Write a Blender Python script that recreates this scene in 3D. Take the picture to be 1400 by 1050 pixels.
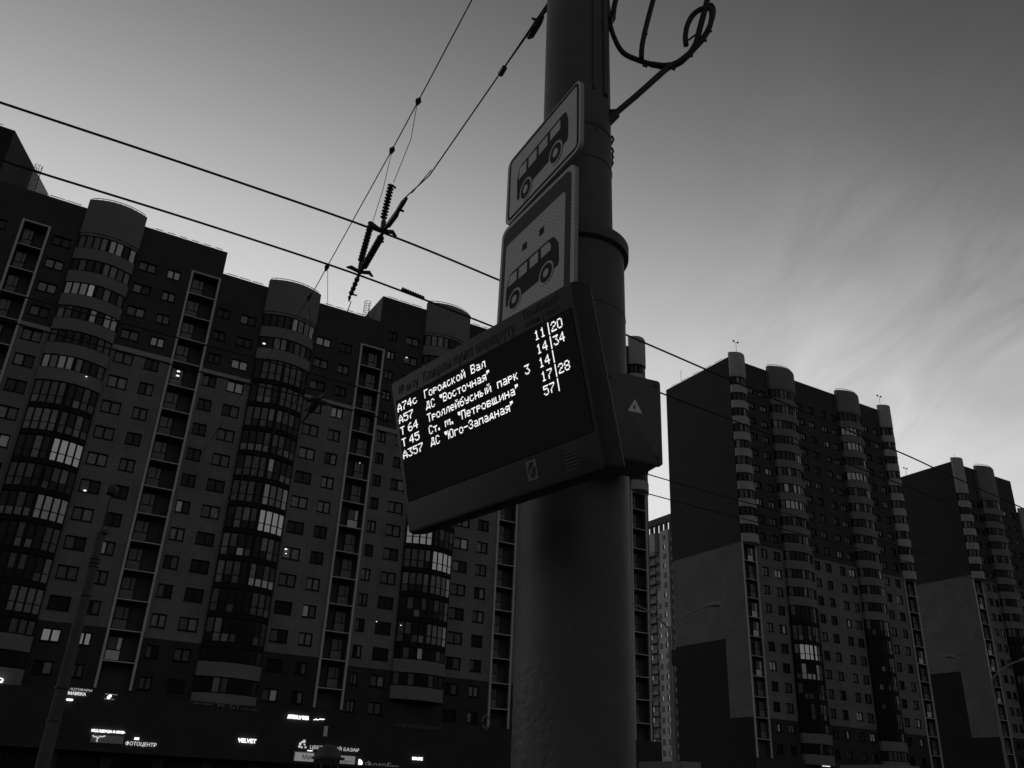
import bpy, bmesh, math, random
from mathutils import Vector, Matrix

random.seed(7)
for o in list(bpy.data.objects):
    bpy.data.objects.remove(o)
SC = bpy.context.scene
COL = SC.collection
R = math.radians

# ------------------------------------------------------------------ camera
F_PX, PITCH, ROLL, YAW = 1192.8, R(25.43), R(2.71), R(60.74)
EYE = 1.6
cp, sp = math.cos(PITCH), math.sin(PITCH)
_r, _u, FW = Vector((1, 0, 0)), Vector((0, -sp, cp)), Vector((0, cp, sp))
RT = math.cos(ROLL) * _r + math.sin(ROLL) * _u
UP = -math.sin(ROLL) * _r + math.cos(ROLL) * _u
cam_d = bpy.data.cameras.new('camera')
cam = bpy.data.objects.new('camera', cam_d)
COL.objects.link(cam)
M3 = Matrix((RT, UP, -FW)).transposed()
cam.matrix_world = Matrix.Translation((0, 0, EYE)) @ M3.to_4x4()
cam_d.sensor_width = 36
cam_d.lens = 36 * F_PX / 1400
cam_d.clip_start = 0.05
cam_d.clip_end = 6000
SC.camera = cam


def ray(x, y):
    "direction through a point of the photograph (1400x1050), forward component 1"
    return (x - 700) / F_PX * RT - (y - 525) / F_PX * UP + FW


def at_dist(x, y, d):
    v = ray(x, y)
    return v * (d / math.hypot(v.x, v.y)) + Vector((0, 0, EYE))


def at_height(x, y, z):
    v = ray(x, y)
    return v * ((z - EYE) / v.z) + Vector((0, 0, EYE))


# ------------------------------------------------------------------ sky, sun, exposure
SUN_EL, SUN_AZ = -3.0, -25.0      # afterglow low behind the blocks, a little left of the view axis
world = bpy.data.worlds.new('World')
SC.world = world
world.use_nodes = True
nt = world.node_tree
nt.nodes.clear()


def N(t, **k):
    n = nt.nodes.new(t)
    for a, b in k.items():
        if a == 'inp':
            for i, v in b.items():
                n.inputs[i].default_value = v
        else:
            setattr(n, a, b)
    return n


def L(a, b):
    nt.links.new(a, b)


SKY_STRENGTH = 0.1
sky = N('ShaderNodeTexSky', sky_type='NISHITA', sun_disc=False)
sky.sun_elevation = R(SUN_EL)
sky.sun_rotation = R(SUN_AZ)
sky.altitude = 200
sky.air_density = 1.0
sky.dust_density = 2.0
sky.ozone_density = 1.0
bw = N('ShaderNodeRGBToBW')
L(sky.outputs[0], bw.inputs[0])
# contrast of the evening sky
sc0 = N('ShaderNodeMath', operation='MULTIPLY', inp={1: 12.12})
L(bw.outputs[0], sc0.inputs[0])
gam = N('ShaderNodeMath', operation='POWER', inp={1: 3.2})
L(sc0.outputs[0], gam.inputs[0])
# wispy high cloud
tc = N('ShaderNodeTexCoord')
sep = N('ShaderNodeSeparateXYZ')
L(tc.outputs['Generated'], sep.inputs[0])
zz = N('ShaderNodeMath', operation='MAXIMUM', inp={1: 0.0})
L(sep.outputs[2], zz.inputs[0])
za = N('ShaderNodeMath', operation='ADD', inp={1: 0.12})
L(zz.outputs[0], za.inputs[0])
dx_ = N('ShaderNodeMath', operation='DIVIDE')
dy_ = N('ShaderNodeMath', operation='DIVIDE')
L(sep.outputs[0], dx_.inputs[0]); L(za.outputs[0], dx_.inputs[1])
L(sep.outputs[1], dy_.inputs[0]); L(za.outputs[0], dy_.inputs[1])
cmb = N('ShaderNodeCombineXYZ')
L(dx_.outputs[0], cmb.inputs[0]); L(dy_.outputs[0], cmb.inputs[1])
mp = N('ShaderNodeMapping')
mp.vector_type = 'TEXTURE'
mp.inputs['Rotation'].default_value = (0, 0, R(97))
mp.inputs['Scale'].default_value = (1.3, 0.50, 1)
L(cmb.outputs[0], mp.inputs[0])
nz = N('ShaderNodeTexNoise', inp={'Scale': 2.6, 'Detail': 12.0, 'Roughness': 0.58, 'Distortion': 0.9})
L(mp.outputs[0], nz.inputs['Vector'])
nz2 = N('ShaderNodeTexNoise', inp={'Scale': 1.5, 'Detail': 3.0, 'Roughness': 0.5})
mp2 = N('ShaderNodeMapping')
mp2.inputs['Location'].default_value = (3.1, 1.7, 0)
L(cmb.outputs[0], mp2.inputs[0])
L(mp2.outputs[0], nz2.inputs['Vector'])
r1 = N('ShaderNodeMapRange', inp={'From Min': 0.34, 'From Max': 0.74})
L(nz.outputs[0], r1.inputs[0])
r2 = N('ShaderNodeMapRange', inp={'From Min': 0.36, 'From Max': 0.62})
L(nz2.outputs[0], r2.inputs[0])
cm = N('ShaderNodeMath', operation='MULTIPLY')
L(r1.outputs[0], cm.inputs[0]); L(r2.outputs[0], cm.inputs[1])
# the cloud bank lies to the right, the left of the sky is clear
r3 = N('ShaderNodeMapRange', inp={'From Min': 0.15, 'From Max': 0.50})
r3.interpolation_type = 'SMOOTHSTEP'
L(dx_.outputs[0], r3.inputs[0])
cm2 = N('ShaderNodeMath', operation='MULTIPLY')
L(cm.outputs[0], cm2.inputs[0]); L(r3.outputs[0], cm2.inputs[1])
camt = N('ShaderNodeMath', operation='MULTIPLY_ADD', inp={1: 0.8, 2: 0.93})
L(cm2.outputs[0], camt.inputs[0])
fin = N('ShaderNodeMath', operation='MULTIPLY')
L(gam.outputs[0], fin.inputs[0]); L(camt.outputs[0], fin.inputs[1])
# soft shoulder: the glow near the horizon does not go past 0.75
LMAX = 0.75
sh1 = N('ShaderNodeMath', operation='DIVIDE', inp={1: -LMAX})
L(fin.outputs[0], sh1.inputs[0])
sh2 = N('ShaderNodeMath', operation='EXPONENT')
L(sh1.outputs[0], sh2.inputs[0])
sh3 = N('ShaderNodeMath', operation='MULTIPLY_ADD', inp={1: -LMAX / SKY_STRENGTH, 2: LMAX / SKY_STRENGTH})
L(sh2.outputs[0], sh3.inputs[0])
bg = N('ShaderNodeBackground')
bg.inputs['Strength'].default_value = SKY_STRENGTH
L(sh3.outputs[0], bg.inputs['Color'])
ow = N('ShaderNodeOutputWorld')
L(bg.outputs[0], ow.inputs[0])

sun_d = bpy.data.lights.new('sun', 'SUN')
sun_d.energy = 0.04
sun_d.angle = R(12)
sun_d.color = (1, 1, 1)
sun = bpy.data.objects.new('sun', sun_d)
COL.objects.link(sun)
SL_EL = 4.0     # the lamp stands for the glow itself, just above the horizon
_sd = Vector((math.sin(R(SUN_AZ)) * math.cos(R(SL_EL)), math.cos(R(SUN_AZ)) * math.cos(R(SL_EL)), math.sin(R(SL_EL))))
sun.rotation_euler = _sd.to_track_quat('Z', 'Y').to_euler()
sun['kind'] = 'structure'

vs = SC.view_settings
vs.view_transform = 'Standard'
vs.look = 'None'
vs.exposure = 0
vs.gamma = 1
vs.use_curve_mapping = False
SC.cycles.max_bounces = 4
SC.cycles.diffuse_bounces = 2
SC.cycles.glossy_bounces = 2

# ------------------------------------------------------------------ materials
MATS = {}


def mat(name, v=0.2, rough=0.8, noise=0.0, nscale=3.0, bump=0.0, bscale=8.0, emit=0.0, spec=0.3, tile=None, metal=0.0, mottle=None):
    """neutral grey procedural material; noise = relative variation of the base value"""
    if name in MATS:
        return MATS[name]
    m = bpy.data.materials.new(name)
    m.use_nodes = True
    t = m.node_tree
    b = t.nodes['Principled BSDF']
    b.inputs['Base Color'].default_value = (v, v, v, 1)
    b.inputs['Roughness'].default_value = rough
    b.inputs['Specular IOR Level'].default_value = spec
    b.inputs['Metallic'].default_value = metal
    co = t.nodes.new('ShaderNodeTexCoord')
    cur = None
    if noise:
        n = t.nodes.new('ShaderNodeTexNoise')
        n.inputs['Scale'].default_value = nscale
        n.inputs['Detail'].default_value = 6
        n.inputs['Roughness'].default_value = 0.65
        t.links.new(co.outputs['Object'], n.inputs['Vector'])
        mr = t.nodes.new('ShaderNodeMapRange')
        mr.inputs['From Min'].default_value = 0.3
        mr.inputs['From Max'].default_value = 0.7
        mr.inputs['To Min'].default_value = v * (1 - noise)
        mr.inputs['To Max'].default_value = v * (1 + noise)
        t.links.new(n.outputs[0], mr.inputs[0])
        cur = mr.outputs[0]
    if mottle:
        # flaking / stained patches with a shape of their own
        sc_, lo, hi, val = mottle
        n = t.nodes.new('ShaderNodeTexNoise')
        n.inputs['Scale'].default_value = sc_
        n.inputs['Detail'].default_value = 8
        n.inputs['Roughness'].default_value = 0.7
        t.links.new(co.outputs['Object'], n.inputs['Vector'])
        mr = t.nodes.new('ShaderNodeMapRange')
        mr.inputs['From Min'].default_value = lo
        mr.inputs['From Max'].default_value = hi
        t.links.new(n.outputs[0], mr.inputs[0])
        mx = t.nodes.new('ShaderNodeMix')
        mx.data_type = 'FLOAT'
        t.links.new(mr.outputs[0], mx.inputs[0])
        if cur:
            t.links.new(cur, mx.inputs[2])
        else:
            mx.inputs[2].default_value = v
        mx.inputs[3].default_value = val
        cur = mx.outputs[0]
    if tile:
        # fine joints between cladding slabs, in the facade's own x and z
        tw, th, ax = tile
        s = t.nodes.new('ShaderNodeSeparateXYZ')
        c = t.nodes.new('ShaderNodeCombineXYZ')
        t.links.new(co.outputs['Object'], s.inputs[0])
        t.links.new(s.outputs[ax], c.inputs[0])
        t.links.new(s.outputs[2], c.inputs[1])
        br = t.nodes.new('ShaderNodeTexBrick')
        br.inputs['Scale'].default_value = 1
        br.inputs['Brick Width'].default_value = tw
        br.inputs['Row Height'].default_value = th
        br.inputs['Mortar Size'].default_value = 0.02
        br.inputs['Mortar Smooth'].default_value = 0.3
        br.offset = 0
        br.inputs['Color1'].default_value = (1, 1, 1, 1)
        br.inputs['Color2'].default_value = (0.9, 0.9, 0.9, 1)
        br.inputs['Mortar'].default_value = (0.62, 0.62, 0.62, 1)
        t.links.new(c.outputs[0], br.inputs['Vector'])
        mu = t.nodes.new('ShaderNodeMath')
        mu.operation = 'MULTIPLY'
        t.links.new(br.outputs['Color'], mu.inputs[0])
        if cur:
            t.links.new(cur, mu.inputs[1])
        else:
            mu.inputs[1].default_value = v
        cur = mu.outputs[0]
    if cur:
        cb = t.nodes.new('ShaderNodeCombineColor')
        for i in range(3):
            t.links.new(cur, cb.inputs[i])
        t.links.new(cb.outputs[0], b.inputs['Base Color'])
    if bump:
        n = t.nodes.new('ShaderNodeTexNoise')
        n.inputs['Scale'].default_value = bscale
        n.inputs['Detail'].default_value = 7
        t.links.new(co.outputs['Object'], n.inputs['Vector'])
        bp = t.nodes.new('ShaderNodeBump')
        bp.inputs['Strength'].default_value = bump
        bp.inputs['Distance'].default_value = 0.02
        t.links.new(n.outputs[0], bp.inputs['Height'])
        t.links.new(bp.outputs[0], b.inputs['Normal'])
    if emit:
        b.inputs['Emission Color'].default_value = (1, 1, 1, 1)
        b.inputs['Emission Strength'].default_value = emit
    MATS[name] = m
    return m


LIGHTW = mat('light_cladding', 0.225, 0.85, 0.20, 0.25, tile=(1.5, 0.998, 0))
LIGHTS = mat('light_cladding_shaded', 0.16, 0.85, 0.16, 0.25, tile=(1.5, 0.998, 1))  # front cladding lowered for the side walls, offsetting sky glow: shade in the colour
DARKW = mat('dark_cladding', 0.068, 0.85, 0.15, 0.3, tile=(1.5, 0.998, 0))
DARKS = mat('dark_cladding_shaded', 0.032, 0.85, 0.12, 0.3)  # darker copy of the dark cladding; side shade painted into its base value
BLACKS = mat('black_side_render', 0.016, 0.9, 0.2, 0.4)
BLACKW = mat('blackish_cladding', 0.045, 0.85, 0.2, 0.4)
PARA = mat('parapet_cladding', 0.225, 0.8, 0.1, 0.8)
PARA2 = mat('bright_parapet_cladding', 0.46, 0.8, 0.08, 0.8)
BAND = mat('cornice_band', 0.36, 0.8, 0.1, 0.6)
RAIL = mat('white_loggia_frame', 0.60, 0.6, 0.08, 0.6)
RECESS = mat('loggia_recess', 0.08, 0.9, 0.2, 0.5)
FRAME = mat('dark_window_frame', 0.024, 0.8, spec=0.1)
GL_D = mat('dark_glass', 0.02, 0.2, spec=0.25)
GL_M = mat('curtained_glass', 0.12, 0.3, 0.3, 2.0, spec=0.5)
GL_N = mat('net_curtained_glass', 0.26, 0.3, 0.3, 3.0, spec=0.5)
GL_L = mat('faintly_lit_blind_glass', 0.45, 0.35, 0.15, 2.0, spec=0.5, emit=0.022)
GL_B = mat('lit_blind_and_glint_glass', 0.62, 0.35, 0.1, 2.0, spec=0.5, emit=0.085)  # lit blinds; the far tower's panes use its glow as painted sky reflection
LIT = mat('lit_lamp', 0.8, 0.5, emit=1.2)
GLOW = mat('lit_room_glass', 0.2, 0.4, 0.4, 3.0, emit=0.16)
ROOF = mat('roof_felt', 0.08, 0.95, 0.2, 1.0)
METAL = mat('dark_metal', 0.06, 0.5, 0.2, 4.0)
WIRE = mat('wire_metal', 0.03, 0.6)
PORC = mat('dark_insulator', 0.04, 0.35)
ASPH = mat('asphalt', 0.05, 0.95, 0.3, 1.2, 0.3, 30)
PAVE = mat('pavement_slabs', 0.14, 0.9, 0.2, 2.0, 0.2, 20)
KERB = mat('kerb_concrete', 0.24, 0.9, 0.2, 2.0)
PAINT = mat('road_paint', 0.7, 0.8, 0.2, 3.0)
SIGNLIT = mat('lit_sign_letters', 0.8, 0.5, emit=1.6)
SIGNSOFT = mat('softly_lit_letters', 0.5, 0.5, emit=0.30)
SIGNDIM = mat('unlit_sign_letters', 0.30, 0.6)
CONC = mat('lamp_concrete', 0.10, 0.85, 0.2, 2.0, 0.2, 12)


# ------------------------------------------------------------------ mesh helpers
class MB:
    def __init__(self):
        self.v, self.f, self.m = [], [], []
        self.smooth = False

    def quad(self, a, b, c, d, m=0):
        n = len(self.v)
        self.v += [a, b, c, d]
        self.f.append((n, n + 1, n + 2, n + 3))
        self.m.append(m)

    def poly(self, pts, m=0):
        n = len(self.v)
        self.v += list(pts)
        self.f.append(tuple(range(n, n + len(pts))))
        self.m.append(m)

    def box(self, x0, x1, y0, y1, z0, z1, m=0):
        n = len(self.v)
        self.v += [(x0, y0, z0), (x1, y0, z0), (x1, y1, z0), (x0, y1, z0), (x0, y0, z1), (x1, y0, z1), (x1, y1, z1), (x0, y1, z1)]
        for q in ((0, 3, 2, 1), (4, 5, 6, 7), (0, 1, 5, 4), (1, 2, 6, 5), (2, 3, 7, 6), (3, 0, 4, 7)):
            self.f.append(tuple(n + i for i in q))
            self.m.append(m)

    def obox(self, O, e1, e2, e3, a, b, c, m=0):
        "box spanned by the axes e1,e2,e3 over the ranges a,b,c"
        n = len(self.v)
        for k in (0, 1):
            for (i, j) in ((0, 0), (1, 0), (1, 1), (0, 1)):
                self.v.append(tuple(O + e1 * a[i] + e2 * b[j] + e3 * c[k]))
        for q in ((0, 3, 2, 1), (4, 5, 6, 7), (0, 1, 5, 4), (1, 2, 6, 5), (2, 3, 7, 6), (3, 0, 4, 7)):
            self.f.append(tuple(n + i for i in q))
            self.m.append(m)

    def tube(self, pts, r, seg=8, m=0, cap=True):
        pts = [Vector(p) for p in pts]
        rs = r if isinstance(r, (list, tuple)) else [r] * len(pts)
        n0 = len(self.v)
        ref = None
        for i, p in enumerate(pts):
            d = (pts[min(i + 1, len(pts) - 1)] - pts[max(i - 1, 0)])
            if d.length < 1e-9:
                d = Vector((0, 0, 1))
            d.normalize()
            if ref is None:
                ref = Vector((0, 0, 1)) if abs(d.z) < 0.9 else Vector((1, 0, 0))
            a = d.cross(ref)
            if a.length < 1e-5:
                a = d.cross(Vector((0.3, 1, 0.2)))
            a.normalize()
            b = a.cross(d)
            ref = b
            for k in range(seg):
                t = 2 * math.pi * k / seg
                self.v.append(tuple(p + (a * math.cos(t) + b * math.sin(t)) * rs[i]))
            if i:
                for k in range(seg):
                    k2 = (k + 1) % seg
                    o = n0 + (i - 1) * seg
                    self.f.append((o + k, o + k2, o + seg + k2, o + seg + k))
                    self.m.append(m)
        if cap:
            self.f.append(tuple(n0 + k for k in range(seg))); self.m.append(m)
            e = n0 + (len(pts) - 1) * seg
            self.f.append(tuple(e + seg - 1 - k for k in range(seg))); self.m.append(m)

    def mesh(self, name, mats):
        me = bpy.data.meshes.new(name)
        me.from_pydata([tuple(p) for p in self.v], [], self.f)
        for mm in (mats if isinstance(mats, (list, tuple)) else [mats]):
            me.materials.append(mm)
        if any(self.m):
            me.polygons.foreach_set('material_index', self.m)
        bm = bmesh.new()
        bm.from_mesh(me)
        bmesh.ops.recalc_face_normals(bm, faces=bm.faces)
        bm.to_mesh(me)
        bm.free()
        if self.smooth:
            for p in me.polygons:
                p.use_smooth = True
        me.update()
        return me

    def build(self, name, mats, parent=None, **k):
        return link(name, self.mesh(name, mats), parent, **k)


def link(name, data, parent=None, loc=None, label=None, cat=None, group=None, kind=None):
    o = bpy.data.objects.new(name, data)
    COL.objects.link(o)
    if parent is not None:
        o.parent = parent
    if loc is not None:
        o.location = loc
    if label:
        o['label'] = label
    if cat:
        o['category'] = cat
    if group:
        o['group'] = group
    if kind:
        o['kind'] = kind
    return o


def thing(name, label, cat, loc=(0, 0, 0), rz=0, group=None):
    o = link(name, None, None, loc, label, cat, group)
    o.rotation_euler = (0, 0, rz)
    return o


def sm(o, ang=40):
    "smooth shading with sharp edges kept"
    me = o.data
    for p in me.polygons:
        p.use_smooth = True
    me.set_sharp_from_angle(angle=R(ang))
    return o


CACHE = {}


def cached(key, fn):
    if key not in CACHE:
        CACHE[key] = fn()
    return CACHE[key]


# ------------------------------------------------------------------ setting: ground, road, pavements
ROT = math.atan2(math.cos(YAW), math.sin(YAW))      # local x of every block runs along the avenue
g = MB(); g.quad((-3000, -3000, -0.16), (3000, -3000, -0.16), (3000, 3000, -0.16), (-3000, 3000, -0.16))
g.build('ground', mat('ground_soil', 0.07, 0.95, 0.3, 0.4), kind='structure')


def strip(name, x0, x1, y0, y1, z, m, kind='structure'):
    b = MB(); b.quad((x0, y0, z), (x1, y0, z), (x1, y1, z), (x0, y1, z))
    o = b.build(name, m, kind=kind)
    o.rotation_euler = (0, 0, ROT)
    return o


strip('road', -300, 500, 5.2, 34, -0.125, ASPH)
strip('service_road', -300, 500, 52, 60, -0.125, ASPH)
for (y0, y1) in ((-14, 5.0), (34.2, 42), (80, 95.3)):
    b = MB(); b.box(-300, 500, y0, y1, -0.15, 0.0)
    o = b.build('pavement', PAVE, kind='structure'); o.rotation_euler = (0, 0, ROT)
for y0 in (5.0, 34.0):
    b = MB(); b.box(-300, 500, y0 + 0.003, y0 + 0.197, -0.15, 0.012)
    o = b.build('kerb', KERB, kind='structure'); o.rotation_euler = (0, 0, ROT)
b = MB()
for k in range(-30, 50):
    for yy in (8.9, 12.6, 26.4, 30.1):
        b.quad((k * 9, yy, -0.121), (k * 9 + 3, yy, -0.121), (k * 9 + 3, yy + 0.12, -0.121), (k * 9, yy + 0.12, -0.121))
o = b.build('lane_marking', PAINT, kind='structure'); o.rotation_euler = (0, 0, ROT)
b = MB()
b.box(-300, 500, 42.2, 51.8, -0.15, -0.06)
o = b.build('verge', mat('grass_verge', 0.06, 0.95, 0.4, 3.0, 0.4, 25), kind='structure'); o.rotation_euler = (0, 0, ROT)


# ------------------------------------------------------------------ block builder (local x along the facade, y = depth, z above the eye line)
def wall_grid(mb, x0, x1, z0, z1, y, holes, depth=0.28, m=0, mr=1):
    "flat wall with real openings and their reveals"
    hs = [h for h in holes if h[0] < x1 and h[1] > x0 and h[2] < z1 and h[3] > z0]
    xs = sorted({x0, x1} | {h[0] for h in hs} | {h[1] for h in hs})
    for i in range(len(xs) - 1):
        a, c = xs[i], xs[i + 1]
        if c - a < 1e-4:
            continue
        mid = (a + c) / 2
        zz_ = sorted([(h[2], h[3]) for h in hs if h[0] < mid < h[1]])
        z = z0
        for (p, q) in zz_:
            if p > z:
                mb.quad((a, y, z), (c, y, z), (c, y, p), (a, y, p), m)
            z = max(z, q)
        if z < z1:
            mb.quad((a, y, z), (c, y, z), (c, y, z1), (a, y, z1), m)
    for (a, c, p, q) in hs:
        d = y + depth
        mb.quad((a, y, p), (a, d, p), (a, d, q), (a, y, q), mr)
        mb.quad((c, y, p), (c, y, q), (c, d, q), (c, d, p), mr)
        mb.quad((a, y, p), (c, y, p), (c, d, p), (a, d, p), mr)
        mb.quad((a, y, q), (a, d, q), (c, d, q), (c, y, q), mr)


def window_mesh(w, h):
    def f():
        b = MB()
        t = 0.12
        b.box(0, w, 0, 0.06, 0, t); b.box(0, w, 0, 0.06, h - t, h)
        b.box(0, t, 0.001, 0.059, t, h - t); b.box(w - t, w, 0.001, 0.059, t, h - t)
        b.box(w / 2 - 0.10, w / 2 + 0.10, -0.002, 0.057, t, h - t)
        b.box(-0.04, w + 0.04, -0.30, -0.003, -0.05, -0.002)        # sill sheet
        b.quad((0, 0.075, 0), (w, 0.075, 0), (w, 0.075, h), (0, 0.075, h))
        return b.mesh('window', FRAME)
    return cached(('win', round(w, 2), round(h, 2)), f)


def pane_mesh(w, h, m):
    def f():
        b = MB(); b.box(0, w, 0, 0.012, 0, h)
        return b.mesh('pane', m)
    return cached(('pane', round(w, 2), round(h, 2), m.name), f)


def pick_glass(rng, light=0.06):
    v = rng.random()
    if v < light:
        return GL_L
    if v < light + 0.16:
        return GL_N
    if v < light + 0.55:
        return GL_M
    return GL_D


def put_window(root, x0, x1, z0, z1, y, rng, split=True, glass=None):
    w, h = x1 - x0, z1 - z0
    wo = link('window', window_mesh(w, h), root, (x0, y + 0.18, z0))
    t = 0.12
    pw = (w - 2 * t - 0.20) / 2
    ga = glass or pick_glass(rng)
    gb = glass or (ga if rng.random() < 0.6 else pick_glass(rng))
    if split:
        link('pane', pane_mesh(pw, h - 2 * t, ga), wo, (t, 0.03, t))
        link('pane', pane_mesh(pw, h - 2 * t, gb), wo, (w / 2 + 0.10, 0.03, t))
    else:
        def f():
            b = MB()
            b.box(t, t + pw, 0.03, 0.042, t, h - t, 0)
            b.box(w / 2 + 0.10, w - t, 0.03, 0.042, t, h - t, 1)
            return b.mesh('double_pane', [ga, gb])
        link('double_pane', cached(('dp', round(w, 2), round(h, 2), ga.name, gb.name), f), wo, (0, 0, 0))
    return wo


class Bay:
    "shallow curved bay: e = stub side walls, s = sagitta"
    def __init__(self, xa, xb, y, e=0.35, s=1.0, n=10, skew=0.0):
        self.xa, self.xb, self.y = xa, xb, y
        self.pts = []
        for i in range(n + 1):
            t = i / n
            u = 2 * t - 1
            self.pts.append((xa + (xb - xa) * t, y - e - s * (1 - u * u) * (1 + skew * u)))

    def path(self, off=0.0):
        out = [(self.xa - off * 0.6, self.y + 0.01)]
        for i, (x, yy) in enumerate(self.pts):
            xx = x
            if i == 0:
                xx = x - off * 0.6
            if i == len(self.pts) - 1:
                xx = x + off * 0.6
            out.append((xx, yy - off))
        out.append((self.xb + off * 0.6, self.y + 0.01))
        return out

    def band(self, z0, z1, off=0.0, cap=True):
        b = MB()
        P = self.path(off)
        for i in range(len(P) - 1):
            (xa, ya), (xb, yb) = P[i], P[i + 1]
            b.quad((xa, ya, z0), (xb, yb, z0), (xb, yb, z1), (xa, ya, z1))
        if cap:
            b.poly([(x, yy, z0) for x, yy in P]); b.poly([(x, yy, z1) for x, yy in P])
        return b


def bay_glazing(root, bay, z0, z1, rng, ncol=8, transom=None, lit=None, split=True, dim=0.0):
    """glazed storey of a bay: mullion frame plus panes; lit = {column: material}"""
    fr = MB()
    P = bay.path(-0.12)
    # even columns along the curve
    seg = [math.dist(P[i], P[i + 1]) for i in range(1, len(P) - 2)]
    tot = sum(seg)

    def pt(t):
        s = t * tot
        for i, l in enumerate(seg):
            if s <= l + 1e-9:
                a, c = P[i + 1], P[i + 2]
                k = s / l
                return (a[0] + (c[0] - a[0]) * k, a[1] + (c[1] - a[1]) * k)
            s -= l
        return P[-2]
    for i in range(len(P) - 1):      # opaque room behind
        (xa, ya), (xb, yb) = P[i], P[i + 1]
        fr.quad((xa, ya + 0.05, z0), (xb, yb + 0.05, z0), (xb, yb + 0.05, z1), (xa, ya + 0.05, z1))
    panes = {}
    half = ncol // 2
    zs = [(z0 + 0.12, z1 - 0.1)] if transom is None else [(z0 + 0.15, transom - 0.05), (transom + 0.05, z1 - 0.12)]
    for c in range(ncol):
        t0, t1 = (c + 0.13) / ncol, (c + 0.87) / ncol
        a, d = pt(t0), pt(t1)
        for r_, (p, q) in enumerate(zs):
            g_ = None
            if lit:
                g_ = lit.get((c, r_), lit.get(c))
            if g_ is None:
                v = rng.random()
                g_ = GL_M if v < 0.16 + dim else (GL_N if v < 0.2 + dim * 1.5 else GL_D)
            panes.setdefault(g_.name, (g_, []))[1].append((a, d, p, q))
    for c in range(ncol + 1):
        t = min(max(c / ncol, 0.004), 0.996)
        a = pt(t)
        w = 0.08 if c != half else 0.2
        fr.box(a[0] - w, a[0] + w, a[1] - 0.06, a[1] + 0.03, z0, z1)
    for zc in ([transom] if transom else []):
        for i in range(1, len(P) - 2):
            (xa, ya), (xb, yb) = P[i], P[i + 1]
            fr.quad((xa, ya - 0.045, zc - 0.045), (xb, yb - 0.045, zc - 0.045), (xb, yb - 0.045, zc + 0.045), (xa, ya - 0.045, zc + 0.045))
    fo = fr.build('balcony_glazing', FRAME, root)
    for gname, (g_, lst) in panes.items():
        if g_ in (GL_L, GL_B, GLOW) and split:
            for (a, d, p, q) in lst:
                b = MB()
                b.quad((a[0], a[1] - 0.03, p), (d[0], d[1] - 0.03, p), (d[0], d[1] - 0.03, q), (a[0], a[1] - 0.03, q))
                b.quad((a[0], a[1] + 0.0, p), (d[0], d[1] + 0.0, p), (d[0], d[1] + 0.0, q), (a[0], a[1] + 0.0, q))
                b.build('pane', g_, fo)
        else:
            b = MB()
            for (a, d, p, q) in lst:
                b.quad((a[0], a[1] - 0.03, p), (d[0], d[1] - 0.03, p), (d[0], d[1] - 0.03, q), (a[0], a[1] - 0.03, q))
            b.build('dark_panes', g_, fo, kind='stuff')
    return fo


def parapet(root, bay, z, h=1.28, m=PARA, off=0.06):
    return bay.band(z - 0.12, z + h, off).build('balcony_parapet', m, root)


def loggia(root, xa, xb, y, zs, ztop, zbot, rng, win_side='left', depth=1.0, bright=(), out=0.22):
    """framed loggia shaft: two light rails, thin light floor edges, dark recess with a door-window unit on every floor"""
    rw = 0.24
    for x in (xa, xb - rw):
        b = MB(); b.box(x, x + rw, y - out, y + 0.05, zbot, ztop)
        b.build('loggia_rail', RAIL, root)
    b = MB(); b.box(xa + rw, xb - rw, y - out + 0.01, y + 0.04, ztop - 0.18, ztop); b.build('loggia_head', RAIL, root)
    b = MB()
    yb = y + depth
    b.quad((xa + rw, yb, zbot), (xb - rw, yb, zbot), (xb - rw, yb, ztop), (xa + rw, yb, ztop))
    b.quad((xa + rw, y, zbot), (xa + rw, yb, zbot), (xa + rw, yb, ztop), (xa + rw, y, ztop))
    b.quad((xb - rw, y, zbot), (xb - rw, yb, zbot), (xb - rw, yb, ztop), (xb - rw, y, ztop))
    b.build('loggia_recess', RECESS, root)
    wi = xb - xa - 2 * rw
    for i, z in enumerate(zs):
        b = MB(); b.box(xa + rw, xb - rw, y - out + 0.03, yb - 0.01, z - 0.13, z - 0.04, 1)
        b.box(xa + rw, xb - rw, y - out + 0.02, y - out + 0.10, z - 0.14, z - 0.035, 0)
        b.build('loggia_slab', [RAIL, RECESS], root)
        if i == 0 and z - zbot < 1.0:
            pass
        # window with a solid lower panel set in the recess
        ww = wi * 0.46
        x0 = xa + rw + {'left': 0.05, 'right': 0.42, 'far': 0.50}[win_side] * wi
        key = ('logu', round(ww, 2), i in bright)

        def f(ww=ww, br=(i in bright)):
            b = MB()
            b.box(0, ww, 0, 0.05, 0.1, 2.35, 0)
            b.box(0.05, ww - 0.05, -0.02, 0.0, 0.12, 1.0, 1)
            b.box(0.08, ww * 0.60, -0.02, 0.0, 1.12, 2.25, 2)
            b.box(ww * 0.68, ww - 0.08, -0.02, 0.0, 1.12, 2.25, 3)
            return b.mesh('balcony_door', [FRAME, GL_L if br else mat('loggia_panel', 0.20, 0.6, 0.3, 0.7), GL_M, GL_L if br else GL_M])
        link('balcony_door', cached(key, f), root, (x0, yb - 0.08 - 0.25, z))


def railing(root, pts, z, h=0.42, step=1.4, name='roof_railing'):
    b = MB()
    P = [Vector((p[0], p[1], z + h)) for p in pts]
    for i in range(len(P) - 1):
        a, c = P[i], P[i + 1]
        n = max(1, int((c - a).length / step))
        for k in range(n):
            s0, s1 = a.lerp(c, k / n + 0.03), a.lerp(c, (k + 1) / n - 0.03)
            b.tube([s0, s1], 0.05, 4)
            b.tube([a.lerp(c, k / n), a.lerp(c, k / n) - Vector((0, 0, h))], 0.025, 4)
    b.build(name, METAL, root)


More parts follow.
